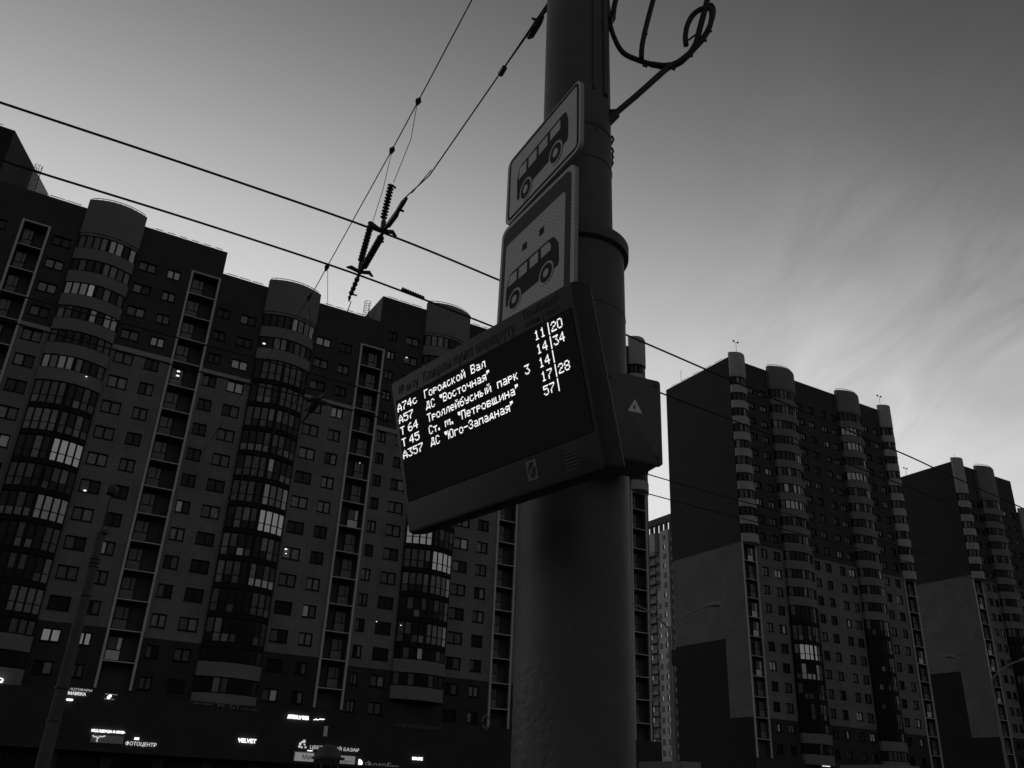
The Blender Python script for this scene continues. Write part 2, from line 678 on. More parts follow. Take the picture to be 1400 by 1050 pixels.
def cage_ladder(root, x, y, z0, z1, w=0.5, dirx=0):
    b = MB()
    ex = Vector((math.cos(dirx), math.sin(dirx), 0)); ey = Vector((-math.sin(dirx), math.cos(dirx), 0))
    O = Vector((x, y, 0))
    for s in (-1, 1):
        b.tube([O + ex * s * w / 2 + Vector((0, 0, z0)), O + ex * s * w / 2 + Vector((0, 0, z1))], 0.04, 5)
    z = z0 + 0.3
    while z < z1:
        b.tube([O - ex * w / 2 + Vector((0, 0, z)), O + ex * w / 2 + Vector((0, 0, z))], 0.03, 4)
        z += 0.45
    z = z0 + 2.2
    while z < z1 + 0.01:
        pts = [O + ex * (math.cos(t) * 0.42) - ey * (math.sin(t) * 0.75) + Vector((0, 0, z)) for t in [math.pi * k / 8 for k in range(9)]]
        b.tube(pts, 0.03, 4)
        z += 0.75
    for t in (0.25, 0.5, 0.75):
        p = O + ex * (math.cos(t * math.pi) * 0.42) - ey * (math.sin(t * math.pi) * 0.75)
        b.tube([p + Vector((0, 0, z0 + 2.2)), p + Vector((0, 0, z1))], 0.025, 4)
    b.build('roof_ladder', METAL, root)


def antenna(root, x, y, z, h=1.8, arms=True):
    b = MB()
    b.tube([(x, y, z), (x, y, z + h)], 0.035, 5)
    if arms:
        b.tube([(x - 0.5, y, z + h), (x + 0.5, y, z + h)], 0.03, 4)
        for s in (-0.5, 0.5):
            b.box(x + s - 0.14, x + s + 0.14, y - 0.1, y + 0.1, z + h, z + h + 0.28)
    else:
        b.tube([(x, y, z + h), (x + 0.3, y, z + h + 0.35)], 0.03, 4)
    b.build('roof_antenna', METAL, root)


def body(root, x0, x1, y, depth, z0, z1, zl0, zl1, side_mats=None):
    "back, sides and roof of a block or section"
    b = MB()
    yb = y + depth
    b.quad((x0, yb, z0), (x1, yb, z0), (x1, yb, z1), (x0, yb, z1), 0)
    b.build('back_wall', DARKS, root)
    b = MB()
    b.quad((x0, y, z1), (x1, y, z1), (x1, yb, z1), (x0, yb, z1))
    b.build('roof', ROOF, root)


def side_wall(root, x, y0, y1, bands, name='side_wall'):
    for (z0, z1, m) in bands:
        b = MB(); b.quad((x, y0, z0), (x, y1, z0), (x, y1, z1), (x, y0, z1)); b.build(name, m, root)


# ------------------------------------------------------------------ left block
E0 = -EYE
rng = random.Random(11)
LB = thing('apartment_block', 'long stepped apartment block on the left with curved glazed bays and framed loggia shafts', 'apartment block', (0, 0, EYE), ROT)
D = 97.0


def zgrid(z0, p):
    return lambda k: z0 + p * k


zA, zB, zC = zgrid(16.64, 2.993), zgrid(16.19, 3.023), zgrid(9.79, 2.9)


def lerp_holes(cols, z, ks_light, ks_dark, low=(), hl=1.36, hd=1.18, sill=1.1, lowh=1.25):
    H = []
    for (a, c) in cols:
        for k in ks_light:
            H.append((a, c, z(k) + sill, z(k) + sill + hl, 'l'))
        for k in ks_dark:
            H.append((a, c, z(k) + sill, z(k) + sill + hd, 'd'))
        for k in low:
            H.append((a + 0.12, c - 0.12, z(k) + sill, z(k) + sill + lowh, 'd'))
    return H


GLASS_FIX = {}
PANES = [0]


def section(root, x0, x1, z, cols, kl0, kl1, ktop, roof, y=D, zlow=7.5, cuts=(), fix={}, low=(), splitmax=300, rng=rng, klow=0, wl=LIGHTW, wd=DARKW, band=True, sill=1.1):
    """walls and windows of one stepped section; the pale zone runs from floor kl0 to floor kl1; cuts = x ranges left open for loggias (with their top)"""
    kl0z, kl1z = z(kl0), z(kl1)
    H = lerp_holes(cols, z, range(kl0, kl1), range(kl1, ktop), low, sill=sill)
    rect = [h[:4] for h in H]
    cut = [(a, c, zb, zt) for (a, c, zb, zt) in cuts]
    spans = [(zlow, kl0z, BLACKW), (kl0z, kl1z, wl), (kl1z, roof, wd)]
    for (p, q, m) in spans:
        b = MB()
        xs = sorted({x0, x1} | {v for c_ in cut for v in c_[:2] if x0 <= v <= x1})
        for i in range(len(xs) - 1):
            a, c = xs[i], xs[i + 1]
            mid = (a + c) / 2
            cc = [k for k in cut if k[0] < mid < k[1]]
            lab = 'pale clad wall' if m is wl else ('dark upper wall' if q == roof else 'dark lower wall')
            if cc:
                zt, zb = cc[0][3], cc[0][2]
                if q > zt:
                    b = MB(); wall_grid(b, a, c, max(p, zt), q, y, []); b.build('wall', [m, FRAME], root, label=lab)
                if p < zb:
                    b = MB(); wall_grid(b, a, c, p, min(q, zb), y, []); b.build('wall', [m, FRAME], root, label=lab)
            else:
                b = MB(); wall_grid(b, a, c, p, q, y, rect); b.build('wall', [m, FRAME], root, label=lab)
    if band:
        xs = sorted({x0, x1} | {v for c_ in cut for v in c_[:2] if x0 <= v <= x1})
        b = MB()
        for i in range(len(xs) - 1):
            a, c = xs[i], xs[i + 1]
            mid = (a + c) / 2
            if any(k[0] < mid < k[1] and k[2] < kl1z < k[3] for k in cut):
                continue
            b.box(a, c, y - 0.16, y + 0.02, kl1z - 0.52, kl1z + 0.04)
        b.build('cornice_band', BAND, root)
    for h in H:
        g_ = None
        for key, val in fix.items():
            if abs(key[0] - (h[0] + h[1]) / 2) < 0.6 and abs(key[1] - (h[2] + h[3]) / 2) < 1.2:
                g_ = val
        PANES[0] += 2
        put_window(root, h[0], h[1], h[2], h[3], y, rng, split=(PANES[0] <= splitmax and h[4] == 'l'), glass=g_)


def cut_of(xa, xb, zb, zt):
    return (xa + 0.1, xb - 0.1, zb, zt)


def P2(x, y, D_=D):
    "point of the photograph on a facade plane, in block coordinates relative to the eye"
    v = ray(x, y)
    dX = Vector((math.sin(YAW), math.cos(YAW), 0)); dY = Vector((-math.cos(YAW), math.sin(YAW), 0))
    t = D_ / v.dot(dY)
    q = v * t
    return q.dot(dX), q.z


# windows that show pale in the photograph, by their pixel
fixpx = {(485 * 0 + 233, 378): GL_L, (247, 376): GL_L, (70, 864): GL_B, (115, 870): GL_B, (334, 497): GL_L, (491, 464): GL_N,
         (405, 686): GL_N, (441, 692): GL_N, (219, 842): GL_N, (386, 756): GL_M, (503, 785): GL_N, (395, 606): GL_M, (310, 350): GL_M,
         (531, 449): GL_N, (560, 490): GL_M, (450, 660): GL_N, (620, 590): GL_N, (556, 930): GL_N}
fix = {P2(*k): v for k, v in fixpx.items()}

zbot = 8.0
f1 = (-8.60, -5.72); f2 = (9.68, 13.15); f3 = (31.65, 34.97); f4 = (53.08, 56.05); f5 = (74.9, 77.78)
# section with the two tallest loggias and bay 1
section(LB, -12.15, 13.25, zA, [(-11.6, -9.9), (-5.3, -3.4), (3.9, 5.86), (7.1, 8.62)], -1, 9, 13, 59.45,
        cuts=[cut_of(*f1, zbot, 55.6), cut_of(*f2, zbot, 55.5)], fix=fix, low=(-2, -3))
section(LB, 13.25, 33.9, zB, [(13.55, 15.05), (16.3, 18.22), (25.86, 27.82), (29.05, 30.6)], -1, 9, 12, 56.4,
        cuts=[cut_of(*f3, zbot, 52.35)], fix=fix, low=(-2, -3))
section(LB, 33.9, 56.3, zC, [(35.4, 36.5), (37.8, 39.75), (47.1, 49.1), (50.33, 51.9)], 1, 11, 16, 60.3,
        cuts=[cut_of(*f3, zbot, 52.35), cut_of(*f4, 7.0, 53.3)], fix=fix, low=(0, -1), sill=0.98)
section(LB, 56.3, 78.2, zC, [(57.0, 58.6), (60.2, 62.0), (69.8, 71.6), (72.8, 74.2)], 1, 11, 17, 65.2,
        cuts=[cut_of(*f5, 7.0, 41.6)], low=(0, -1), sill=0.98)
# section farther left, mostly outside the picture
section(LB, -40, -12.15, zA, [(-16.5, -14.8), (-21, -19.2), (-30, -28.2), (-34.4, -32.6)], -1, 9, 14, 59.45, splitmax=0, low=(-2, -3))
for (x0, x1, zr) in ((-40, 13.25, 59.45), (13.25, 33.9, 56.4), (33.9, 56.3, 60.3), (56.3, 78.2, 65.2)):
    body(LB, x0, x1, D, 15, E0, zr, 0, 0)
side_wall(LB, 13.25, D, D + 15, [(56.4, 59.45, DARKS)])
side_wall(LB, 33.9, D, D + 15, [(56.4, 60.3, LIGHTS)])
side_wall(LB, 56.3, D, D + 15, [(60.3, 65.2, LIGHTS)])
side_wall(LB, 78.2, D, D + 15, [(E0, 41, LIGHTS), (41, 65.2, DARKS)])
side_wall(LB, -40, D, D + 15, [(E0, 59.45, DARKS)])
for (a, zr) in ((-40, 59.45),):
    pass
# tall roof block, turned a little, at the left edge
rb = MB()
A, B_ = (-12.15, D - 0.02), (-7.83, 107.9)
Mm = (-12.15 + 4.32 * 0.55, D + 10.9 * 0.55)
rb.quad((-24, D - 0.02, 59.2), (A[0], A[1], 59.2), (A[0], A[1], 66.4), (-24, D - 0.02, 66.4))
rb.quad((A[0], A[1], 59.2), (Mm[0], Mm[1], 59.2), (Mm[0], Mm[1], 66.4), (A[0], A[1], 66.4))
rb.quad((-24, D - 0.02, 66.4), (A[0], A[1], 66.4), (B_[0], B_[1], 66.4), (-24, B_[1], 66.4))
rb.quad((-24, B_[1], 59.2), (B_[0], B_[1], 59.2), (B_[0], B_[1], 66.4), (-24, B_[1], 66.4))
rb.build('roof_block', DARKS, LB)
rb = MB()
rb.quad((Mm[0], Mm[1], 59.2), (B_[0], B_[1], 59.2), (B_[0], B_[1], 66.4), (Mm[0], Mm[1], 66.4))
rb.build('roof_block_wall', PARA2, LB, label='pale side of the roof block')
railing(LB, [(-23, D + 0.4), (-13.2, D + 0.4)], 66.4, 0.5)
cage_ladder(LB, -12.15 + 4.32 * 0.50 + 0.45, D + 10.9 * 0.50 - 0.15, 59.4, 66.3, dirx=R(68))
cage_ladder(LB, 33.35, D + 3.6, 56.4, 60.9, dirx=R(-90))
# bays
bay1 = Bay(-2.78, 3.42, D, 0.35, 1.0)
bay2 = Bay(18.9, 25.4, D, 0.35, 1.0)
bay3 = Bay(40.35, 46.85, D, 0.35, 1.0)
bay4 = Bay(62.8, 69.2, D, 0.35, 1.0)


def curtain(cols, g_, rows=(0, 1)):
    return {(c, r_): g_ for c in cols for r_ in rows}


def tall_bay(root, bay, z, k_low, k_par0, k_par1, roofz, litmap, rng, k_glass0, pm=PARA, lowpar=2, ncol=8, split=True, dim=0.1):
    """curved bay: solid head, parapet storeys, fully glazed storeys, two low parapets"""
    top = bay.band(z(k_par1 + 1) + 0.35, roofz, 0.10)
    top.build('bay_head', pm, root)
    hb = bay.band(z(k_par1 + 1) + 0.02, z(k_par1 + 1) + 0.35, 0.0)
    hb.build('bay_head_trim', pm, root)
    railing(root, bay.path(-0.25)[1:-1], roofz, 0.40, 0.9)
    for k in range(k_par0, k_par1 + 1):
        parapet(root, bay, z(k), m=pm)
        bay_glazing(root, bay, z(k) + 1.30, z(k + 1) - (0.13 if k < k_par1 else -0.01), rng, ncol, None, litmap.get(k), split, dim)
    for k in range(k_glass0, k_par0):
        s = bay.band(z(k) - 0.22, z(k) + 0.22, -0.02); s.build('bay_floor_edge', FRAME, root)
        bay_glazing(root, bay, z(k) + 0.23, z(k + 1) - (0.23 if k + 1 < k_par0 else 0.13), rng, ncol, z(k) + 1.2, litmap.get(k), split, dim)
    for j in range(lowpar):
        k = k_glass0 - 1 - j
        parapet(root, bay, z(k), 1.3, pm)
        bay_glazing(root, bay, z(k) + 1.32, z(k + 1) - (0.13 if j else 0.23), rng, ncol, None, litmap.get(k), split, dim)


lit1 = {12: {3: GL_N, 4: GL_L, 5: GL_L, 7: GL_L, 0: GL_M, 1: GL_M, 2: GL_M}, 11: {4: GL_N, 5: GL_N, 6: GL_M, 7: GL_N}, 10: {0: GL_L, 1: GL_L, 2: GL_L, 3: GL_B},
        9: {4: GL_L, 6: GL_L, 7: GL_L}, 7: {0: GL_L, 1: GL_N, 2: GL_L, 3: GL_L},
        6: {**curtain((0, 1, 2, 3), GL_M), (0, 0): GL_N}, 5: {**curtain((0, 1, 2, 3), GL_N), (5, 0): GL_M, (6, 0): GL_N, (7, 0): GL_M},
        4: {**curtain((4, 5, 6, 7), GL_B), **curtain((0, 1), GL_D)}, 3: {**curtain((0, 1), GL_M)},
        2: {**curtain((4, 5, 6, 7), GL_L), (0, 0): GL_N, (1, 0): GL_N, (2, 0): GL_N, (3, 0): GL_N}, 1: {(3, 0): GL_N, (4, 0): GL_N, **curtain((6, 7), GL_M)},
        0: {**curtain((0,), GL_M)}, -1: {**curtain((4, 5, 6, 7), GL_N)}}
tall_bay(LB, bay1, zA, -1, 7, 12, 60.45, lit1, rng, -1)
lit2 = {11: {4: GL_L, 5: GL_N, 6: GL_N, 7: GL_L}, 10: {3: GL_N, 6: GL_M}, 9: {**curtain((1, 2, 3), GL_M), **curtain((4, 5, 6), GL_M)},
        8: {**curtain((1, 2), GL_M), (1, 0): GL_N, (2, 0): GL_N, **curtain((4, 5, 6, 7), GL_M)}, 7: {**curtain((0, 2), GL_M)},
        6: {(0, 0): GL_N, (1, 0): GL_N, (2, 0): GL_N, (3, 0): GL_N, (3, 1): GL_M, (5, 0): GL_M, (6, 0): GL_N},
        5: {**curtain((1, 2), GL_M), (4, 1): GL_L, (6, 0): GL_N}, 4: {**curtain((0, 1, 2), GL_M), **curtain((4, 7), GL_L), **curtain((5, 6), GL_N)},
        3: {**curtain((4, 5, 6, 7), GL_B), (1, 0): GL_N}, 2: {(0, 1): GL_N, (2, 0): GL_L, **curtain((6,), GL_N), (0, 0): GL_N},
        1: {(4, 0): GL_L, (5, 0): GL_L, (6, 0): GL_L, (7, 0): GL_L, (6, 1): GL_M, **curtain((0,), GL_N)}, 0: {**curtain((0, 5, 6), GL_M)},
        -1: {(2, 0): GL_N}}
tall_bay(LB, bay2, zB, -1, 10, 11, 57.35, lit2, rng, -1)
lit3 = {7: {**curtain((4, 5, 6), GL_M)}, 6: {**curtain((0, 1, 2, 3), GL_B)}, 5: {**curtain((4, 5, 6, 7), GL_B), **curtain((0, 1, 2), GL_M)}, 4: {(0, 1): GL_N, (3, 1): GL_N, **curtain((4, 5, 6), GL_N), **curtain((7,), GL_L)},
        3: {**curtain((7,), GL_N)}, 2: {**curtain((4, 5, 6), GL_N), **curtain((7,), GL_L), **curtain((0,), GL_M)}, 1: {3: GL_L, 6: GL_M}}
tall_bay(LB, bay3, zC, 1, 11, 15, 61.3, lit3, rng, 2)
tall_bay(LB, bay4, zC, 1, 11, 16, 66.0, {}, rng, 2, split=False)
# corner bay at the far right end
cb = Bay(75.0, 78.1, D, 0.25, 0.85, 8)
cb.band(zC(18) + 0.0, 66.9, 0.08).build('bay_head', PARA2, LB)
for k in range(11, 18):
    parapet(LB, cb, zC(k), m=PARA2)
    bay_glazing(LB, cb, zC(k) + 1.3, zC(k + 1) - 0.13, rng, 5, None, None, False, 0.2)
# loggia shafts
loggia(LB, *f1, D, [zA(k) for k in range(-2, 13)], 55.6, zbot, rng, 'left', bright=())
loggia(LB, *f2, D, [zA(k) for k in range(-2, 13)], 55.5, zbot, rng, 'left', bright=(0,))
loggia(LB, *f3, D, [zB(k) for k in range(-2, 12)], 52.35, zbot, rng, 'right', bright=(6,))
loggia(LB, *f4, D, [zC(k) for k in range(0, 15)], 53.3, 7.4, rng, 'left')
loggia(LB, *f5, D, [zC(k) for k in range(0, 11)], 41.6, 7.4, rng, 'left')
# roof railings along the parapets
railing(LB, [(-7.0, D + 0.3), (-3.4, D + 0.3)], 59.45, 0.35)
railing(LB, [(4.4, D + 0.3), (12.9, D + 0.3)], 59.45, 0.35)
railing(LB, [(13.6, D + 0.3), (18.4, D + 0.3)], 56.4, 0.35)
railing(LB, [(26.2, D + 0.3), (33.2, D + 0.3)], 56.4, 0.35)
railing(LB, [(34.6, D + 0.3), (39.8, D + 0.3)], 60.3, 0.35)
railing(LB, [(47.4, D + 0.3), (55.8, D + 0.3)], 60.3, 0.35)
# ground floors: dark shop podium
yp = 95.5
b = MB()
shops = []
x = -38.0
while x < 76:
    shops.append((x, x + 3.6, -1.0, 2.1)); x += 4.6
hw = [(s[0], s[1], s[2], s[3]) for s in shops]
zp_ = 7.5
wall_grid(b, -40, 78.2, E0, zp_, yp, hw, 0.3, 0, 1)
b.quad((-40, yp, zp_), (78.2, yp, zp_), (78.2, D, zp_), (-40, D, zp_))
b.quad((78.2, yp, E0), (78.2, D, E0), (78.2, D, zp_), (78.2, yp, zp_))
b.build('shop_podium', [BLACKW, FRAME], LB)
sw = MB(); sw.box(0, 3.6, 0, 0.05, 0, 3.1, 0)
for q in range(3):
    sw.box(0.08 + q * 1.18, 1.14 + q * 1.18, -0.02, -0.001, 0.1, 3.0, 1)
swm = sw.mesh('shop_window', [FRAME, GL_D])
for s in shops:
    link('shop_window', swm, LB, (s[0], yp + 0.25, s[2]))
b = MB(); b.box(-40, 78.2, yp - 0.9, yp - 0.002, 2.35, 2.6); b.build('shop_canopy', BLACKW, LB)
# small lights seen in windows
for (px_, py_, s) in ((118, 515, 0.16), (116, 671, 0.26), (361, 470, 0.30), (391, 751, 0.24), (391, 757, 0.16), (244, 508, 0.30), (243, 514, 0.3), (515, 850, 0.14), (548, 855, 0.14), (492, 633, 0.12), (556, 489, 0.2)):
    X, Z = P2(px_, py_, D - 0.05)
    inbay = any(bb.xa - 0.1 < X < bb.xb + 0.1 for bb in (bay1, bay2, bay3))
    yy = D - 1.45 if inbay else D - 0.02
    X, Z = P2(px_, py_, yy)
    s *= 0.55
    b = MB(); b.tube([(X - s, yy, Z), (X - s * 0.5, yy, Z + s * .2), (X + s * 0.5, yy, Z + s * .2), (X + s, yy, Z)], [s * .3, s * .55, s * .55, s * .3], 6)
    b.build('lit_lamp', LIT, LB)

# ------------------------------------------------------------------ right hand blocks
def corner_block(root, D, x0, x1, z, cols, bays, corners, frames, kl0, kl1, ktop, roof, depth, side, rng, zlow=7.0, kpar0=7, xmax=None):
    cuts = [cut_of(a, c, zlow, z(kl1) - 0.05) for (a, c) in frames]
    section(root, x0, x1, z, cols, kl0, kl1, ktop, roof, y=D, zlow=zlow, cuts=cuts, low=(kl0 - 1, kl0 - 2), splitmax=0, rng=rng, band=False, sill=1.12)
    body(root, x0, x1, D, depth, E0, roof, 0, 0)
    b = MB(); b.quad((x0, D - 0.6, E0), (x1, D - 0.6, E0), (x1, D - 0.6, zlow), (x0, D - 0.6, zlow))
    b.quad((x0, D - 0.6, zlow), (x1, D - 0.6, zlow), (x1, D, zlow), (x0, D, zlow)); b.quad((x0, D - .6, E0), (x0, D, E0), (x0, D, zlow), (x0, D - .6, zlow))
    b.build('shop_podium', BLACKW, root)
    for (y0, y1, z0, z1, m) in side:
        side_wall(root, x0, y0, y1, [(z0, z1, m)])
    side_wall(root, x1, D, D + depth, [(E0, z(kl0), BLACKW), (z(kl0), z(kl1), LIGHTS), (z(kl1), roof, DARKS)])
    for (a, c) in bays:
        bb = Bay(a, c, D, 0.5, 1.15, 8)
        bl = {}
        tall_bay(root, bb, z, kl0, kpar0, ktop - 1, roof + 0.75, bl if (a, c) not in LITB else LITB[(a, c)], rng, kl0, pm=PARA, split=True, dim=0.04)
    for (a, c) in corners:
        bb = Bay(a, c, D, 0.3, 0.95, 8)
        bb.band(z(ktop) + 0.25, roof + 0.9, 0.06).build('bay_head', PARA2, root)
        bb.band(z(ktop) + 0.0, z(ktop) + 0.25, 0.0).build('bay_head_trim', PARA2, root)
        for k in range(kl1, ktop):
            parapet(root, bb, z(k), 1.3, PARA2, 0.05)
            bay_glazing(root, bb, z(k) + 1.32, z(k + 1) - 0.13, rng, 5, None, None, False, 0.22)
    for i, (a, c) in enumerate(frames):
        loggia(root, a, c, D, [z(k) for k in range(kl0 - 1, kl1)], z(kl1) - 0.1, zlow, rng, 'far', bright=((3, 5, 6, 9) if i == 0 else (2, 5)), out=0.18, depth=0.7)


LITB = {}
z2 = zgrid(9.66, 2.947)
LITB[(109.5, 115.9)] = {4: {**curtain((1, 2, 3, 4), GL_B)}, 3: {**curtain((1, 4), GL_L), (2, 0): GL_L, (3, 0): GL_L}, 12: {1: GL_L, 2: GL_L, 3: GL_L, 4: GL_L}, 13: {1: GL_L, 3: GL_L, 4: GL_L},
                        5: {6: GL_M, 7: GL_N}, 6: {7: GL_M}, 15: {5: GL_L, 6: GL_L}, 16: {5: GL_N, 6: GL_N}, 18: {6: GL_L}, 19: {6: GL_M}}
LITB[(127.3, 133.4)] = {18: {0: GL_L, 1: GL_L, 2: GL_L, 3: GL_L}, 17: {1: GL_L, 2: GL_L, 3: GL_L, 4: GL_L}, 15: {0: GL_L, 1: GL_L, 2: GL_L, 3: GL_L, 4: GL_L}, 16: {5: GL_L}, 14: {5: GL_L},
                        6: {**curtain((4, 5), GL_N), **curtain((7,), GL_L)}, 5: {**curtain((7,), GL_N)}, 2: {**curtain((6, 7), GL_N)}, 9: {5: GL_L}, 8: {6: GL_L}}
rng2 = random.Random(5)
RB = thing('apartment_block', 'tower nearest right of the pole, blank side wall and round white corner balconies', 'apartment block', (0, 0, EYE), ROT)
D2 = 101.0
corner_block(RB, D2, 100.2, 143.0, z2,
             [(104.45, 105.85), (107.2, 108.75), (116.75, 118.1), (119.4, 120.85), (122.9, 124.25), (125.3, 126.85), (134.3, 135.7), (137.2, 138.6)],
             [(109.5, 115.9), (127.3, 133.4)], [(100.3, 103.9), (139.4, 142.8)], [(100.25, 103.35), (139.55, 142.6)],
             1, 10, 20, 72.5, 17,
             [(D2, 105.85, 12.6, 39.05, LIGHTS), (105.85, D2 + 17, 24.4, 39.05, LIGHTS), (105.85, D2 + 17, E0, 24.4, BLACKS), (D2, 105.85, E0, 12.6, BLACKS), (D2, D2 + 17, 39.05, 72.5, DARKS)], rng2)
antenna(RB, 102.0, D2 - 0.4, 73.4, 2.4)
antenna(RB, 100.6, 114, 72.5, 2.6, False)
antenna(RB, 140.6, D2, 73.2, 2.4)
railing(RB, [(100.3, D2 + 1), (100.3, D2 + 16)], 72.5, 0.25, 3)

rng3 = random.Random(6)
D3 = 105.0
z3 = zgrid(14.5, 2.96)
TB = thing('apartment_block', 'farther tower near the right edge, its tall blank side wall almost black', 'apartment block', (0, 0, EYE), ROT)
LITB[(174.6, 180.8)] = {9: {}, 11: {6: GL_L}, 12: {6: GL_N}}
corner_block(TB, D3, 166.7, 187.6, z3, [(171.0, 172.3), (173.0, 174.2), (182.2, 183.6), (185.0, 186.4)],
             [(174.6, 180.8)], [(166.8, 170.3)], [(166.75, 169.7)], 0, 10, 16, 68.9, 18,
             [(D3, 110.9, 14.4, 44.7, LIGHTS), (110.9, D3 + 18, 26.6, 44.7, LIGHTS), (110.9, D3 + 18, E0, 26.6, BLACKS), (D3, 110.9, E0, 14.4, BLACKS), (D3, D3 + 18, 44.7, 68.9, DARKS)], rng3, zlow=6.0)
antenna(TB, 166.9, 116, 68.9, 1.6, True)
antenna(TB, 168.4, D3, 69.8, 0.9, False)

rng4 = random.Random(8)
z4 = zgrid(14.5, 2.96)
QB = thing('apartment_block', 'lower block cut off by the right edge, only a round balcony stack in view', 'apartment block', (0, 0, EYE), ROT)
corner_block(QB, D3, 187.7, 214.0, z4, [(193.0, 194.4), (196.0, 197.4), (206, 207.4)],
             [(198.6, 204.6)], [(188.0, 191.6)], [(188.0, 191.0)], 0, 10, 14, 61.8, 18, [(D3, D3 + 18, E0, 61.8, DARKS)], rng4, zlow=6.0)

# ------------------------------------------------------------------ far tower between the blocks
FT = thing('tower_block', 'distant pale tower block seen in the gap just right of the pole', 'tower block', (0, 0, EYE), ROT)
XF = 175.0
m_f = mat('far_tower_light', 0.46, 0.85, 0.08, 0.1)
m_fd = mat('far_tower_grey', 0.28, 0.85, 0.08, 0.1)
b = MB(); b.box(XF, XF + 20, 196, 226, E0, 78.5); b.build('wall', m_fd, FT)
b = MB(); b.box(XF - 0.4, XF + 0.9, 195.5, 226.5, 81.3, 83.4); b.build('roof', mat('far_tower_roof', 0.09), FT)
for k in range(13):
    b = MB(); b.box(XF - 0.2, XF + 0.6, 196.5 + k * 2.35, 197.5 + k * 2.35, 78.5, 81.3); b.build('roof_pier', mat('far_tower_roof', 0.09), FT)
fl = 2.97
b = MB(); b.box(XF - 1.2, XF - 0.003, 206.3, 210.4, E0, 78.4); b.build('stair_pier', m_f, FT, label='pale projecting pier with small windows')
b = MB(); b.box(XF - 0.9, XF - 0.004, 210.402, 212.6, E0, 60.0); b.build('wall', m_f, FT)
wm = MB(); wm.box(-0.06, 0, 0, 1.3, 0, 1.5, 0); wm.box(-0.10, -0.061, 0.1, 0.62, 0.1, 1.4, 1); wm.box(-0.10, -0.061, 0.70, 1.2, 0.1, 1.4, 0)
wmA = wm.mesh('window', [FRAME, GL_B])  # bright half pane: reflected evening glow put in as pale colour and emission
wm = MB(); wm.box(-0.06, 0, 0, 1.3, 0, 1.5, 0); wm.box(-0.10, -0.061, 0.1, 1.2, 0.1, 1.4, 1)
wmB = wm.mesh('window', [FRAME, GL_D])
rf = random.Random(3)
for k in range(25):
    z = 3.0 + fl * k
    link('window', wmA if rf.random() < 0.75 else wmB, FT, (XF - 1.2, 207.6, z + 1))
    if z < 56:
        link('window', wmA if rf.random() < 0.4 else wmB, FT, (XF - 0.9, 210.8, z + 1))
    b = MB()
    b.box(XF - 1.3, XF - 0.005, 213.0, 219.5, z, z + 1.1)
    b.build('balcony_parapet', m_fd, FT)
    link('window', wmA if (rf.random() < 0.7 and k < 15) else wmB, FT, (XF - 0.01, 216.4, z + 1.3))
    link('window', wmB, FT, (XF - 0.01, 214.2, z + 1.3))
    b = MB(); b.box(XF - 1.0, XF - 0.006, 199.5, 205.4, z, z + 1.2); b.build('balcony_parapet', m_fd, FT)
    link('window', wmB, FT, (XF - 0.01, 203.2, z + 1.35))
b = MB(); b.box(XF - 1.4, XF - 0.007, 212.7, 219.8, 72.5, 78.4); b.build('bay_head', m_f, FT)

# ------------------------------------------------------------------ trolleybus pole
PA = R(4.95)
PD = 3.25
PX, PY = PD * math.sin(PA), PD * math.cos(PA)
POLE_M = mat('painted_steel_pole', 0.105, 0.58, 0.16, 3.0, 0.22, 9.0, spec=0.35, mottle=(5.0, 0.60, 0.70, 0.085))
POLE_PEEL = mat('flaking_pole_paint', 0.13, 0.5, 0.12, 9.0, 0.35, 22.0, spec=0.35, mottle=(14.0, 0.60, 0.64, 0.06))
pole = thing('tram_wire_pole', 'thick stepped steel pole of the overhead wires, carrying the departure board and signs', 'pole', (PX, PY, 0))
pole.rotation_euler = (0, R(-0.35), 0)


def lathe(prof, seg=64, m=0):
    b = MB()
    for (r_, z) in prof:
        for k in range(seg):
            t = 2 * math.pi * k / seg
            b.v.append((r_ * math.cos(t), r_ * math.sin(t), z))
    for i in range(len(prof) - 1):
        for k in range(seg):
            k2 = (k + 1) % seg
            b.f.append((i * seg + k, i * seg + k2, (i + 1) * seg + k2, (i + 1) * seg + k)); b.m.append(m)
    b.f.append(tuple(range(seg - 1, -1, -1))); b.m.append(m)
    e = (len(prof) - 1) * seg
    b.f.append(tuple(range(e, e + seg))); b.m.append(m)
    return b


r0, r1_ = 0.209, 0.162
sm(lathe([(r0 + .004, 2.12), (r0 + .002, 2.7), (r0, 3.74)]).build('lower_tube', POLE_M, pole))
# flaking, uneven lower coat as real relief
pb = MB()
import mathutils.noise as mn
seg, rows = 360, 200
for j in range(rows + 1):
    z = 1.35 + (2.12 - 1.35) * j / rows
    for k in range(seg):
        t = 2 * math.pi * k / seg
        p = Vector((math.cos(t) * 2.4, math.sin(t) * 2.4, z * 12.0))
        n1 = mn.fractal(p * 3.2, 1.0, 2.0, 5)
        n2 = mn.fractal(p * 1.3 + Vector((4, 1, 0)), 1.0, 2.0, 3)
        left = max(0.0, math.cos(t - math.radians(205)))
        patch = max(0.0, min(1.0, (n2 + 0.05 + 1.6 * (left - 0.84)) * 4)) * min(1, left * 1.6)
        patch *= max(0, min(1, (2.04 - z) / 0.05))
        flake = max(-1.0, min(1.0, round(n1 * 4) / 4 * 1.1 + n1 * 0.5))
        rr = r0 + 0.004 + patch * flake * 0.0020
        pb.v.append((rr * math.cos(t), rr * math.sin(t), z))
for j in range(rows):
    for k in range(seg):
        k2 = (k + 1) % seg
        pb.f.append((j * seg + k, j * seg + k2, (j + 1) * seg + k2, (j + 1) * seg + k)); pb.m.append(0)
sm(lathe([(r0 + 0.03, 0.002), (r0 + 0.03, 0.05), (r0 + .006, 0.07), (r0 + .004, 1.35)]).build('base_tube', POLE_M, pole))
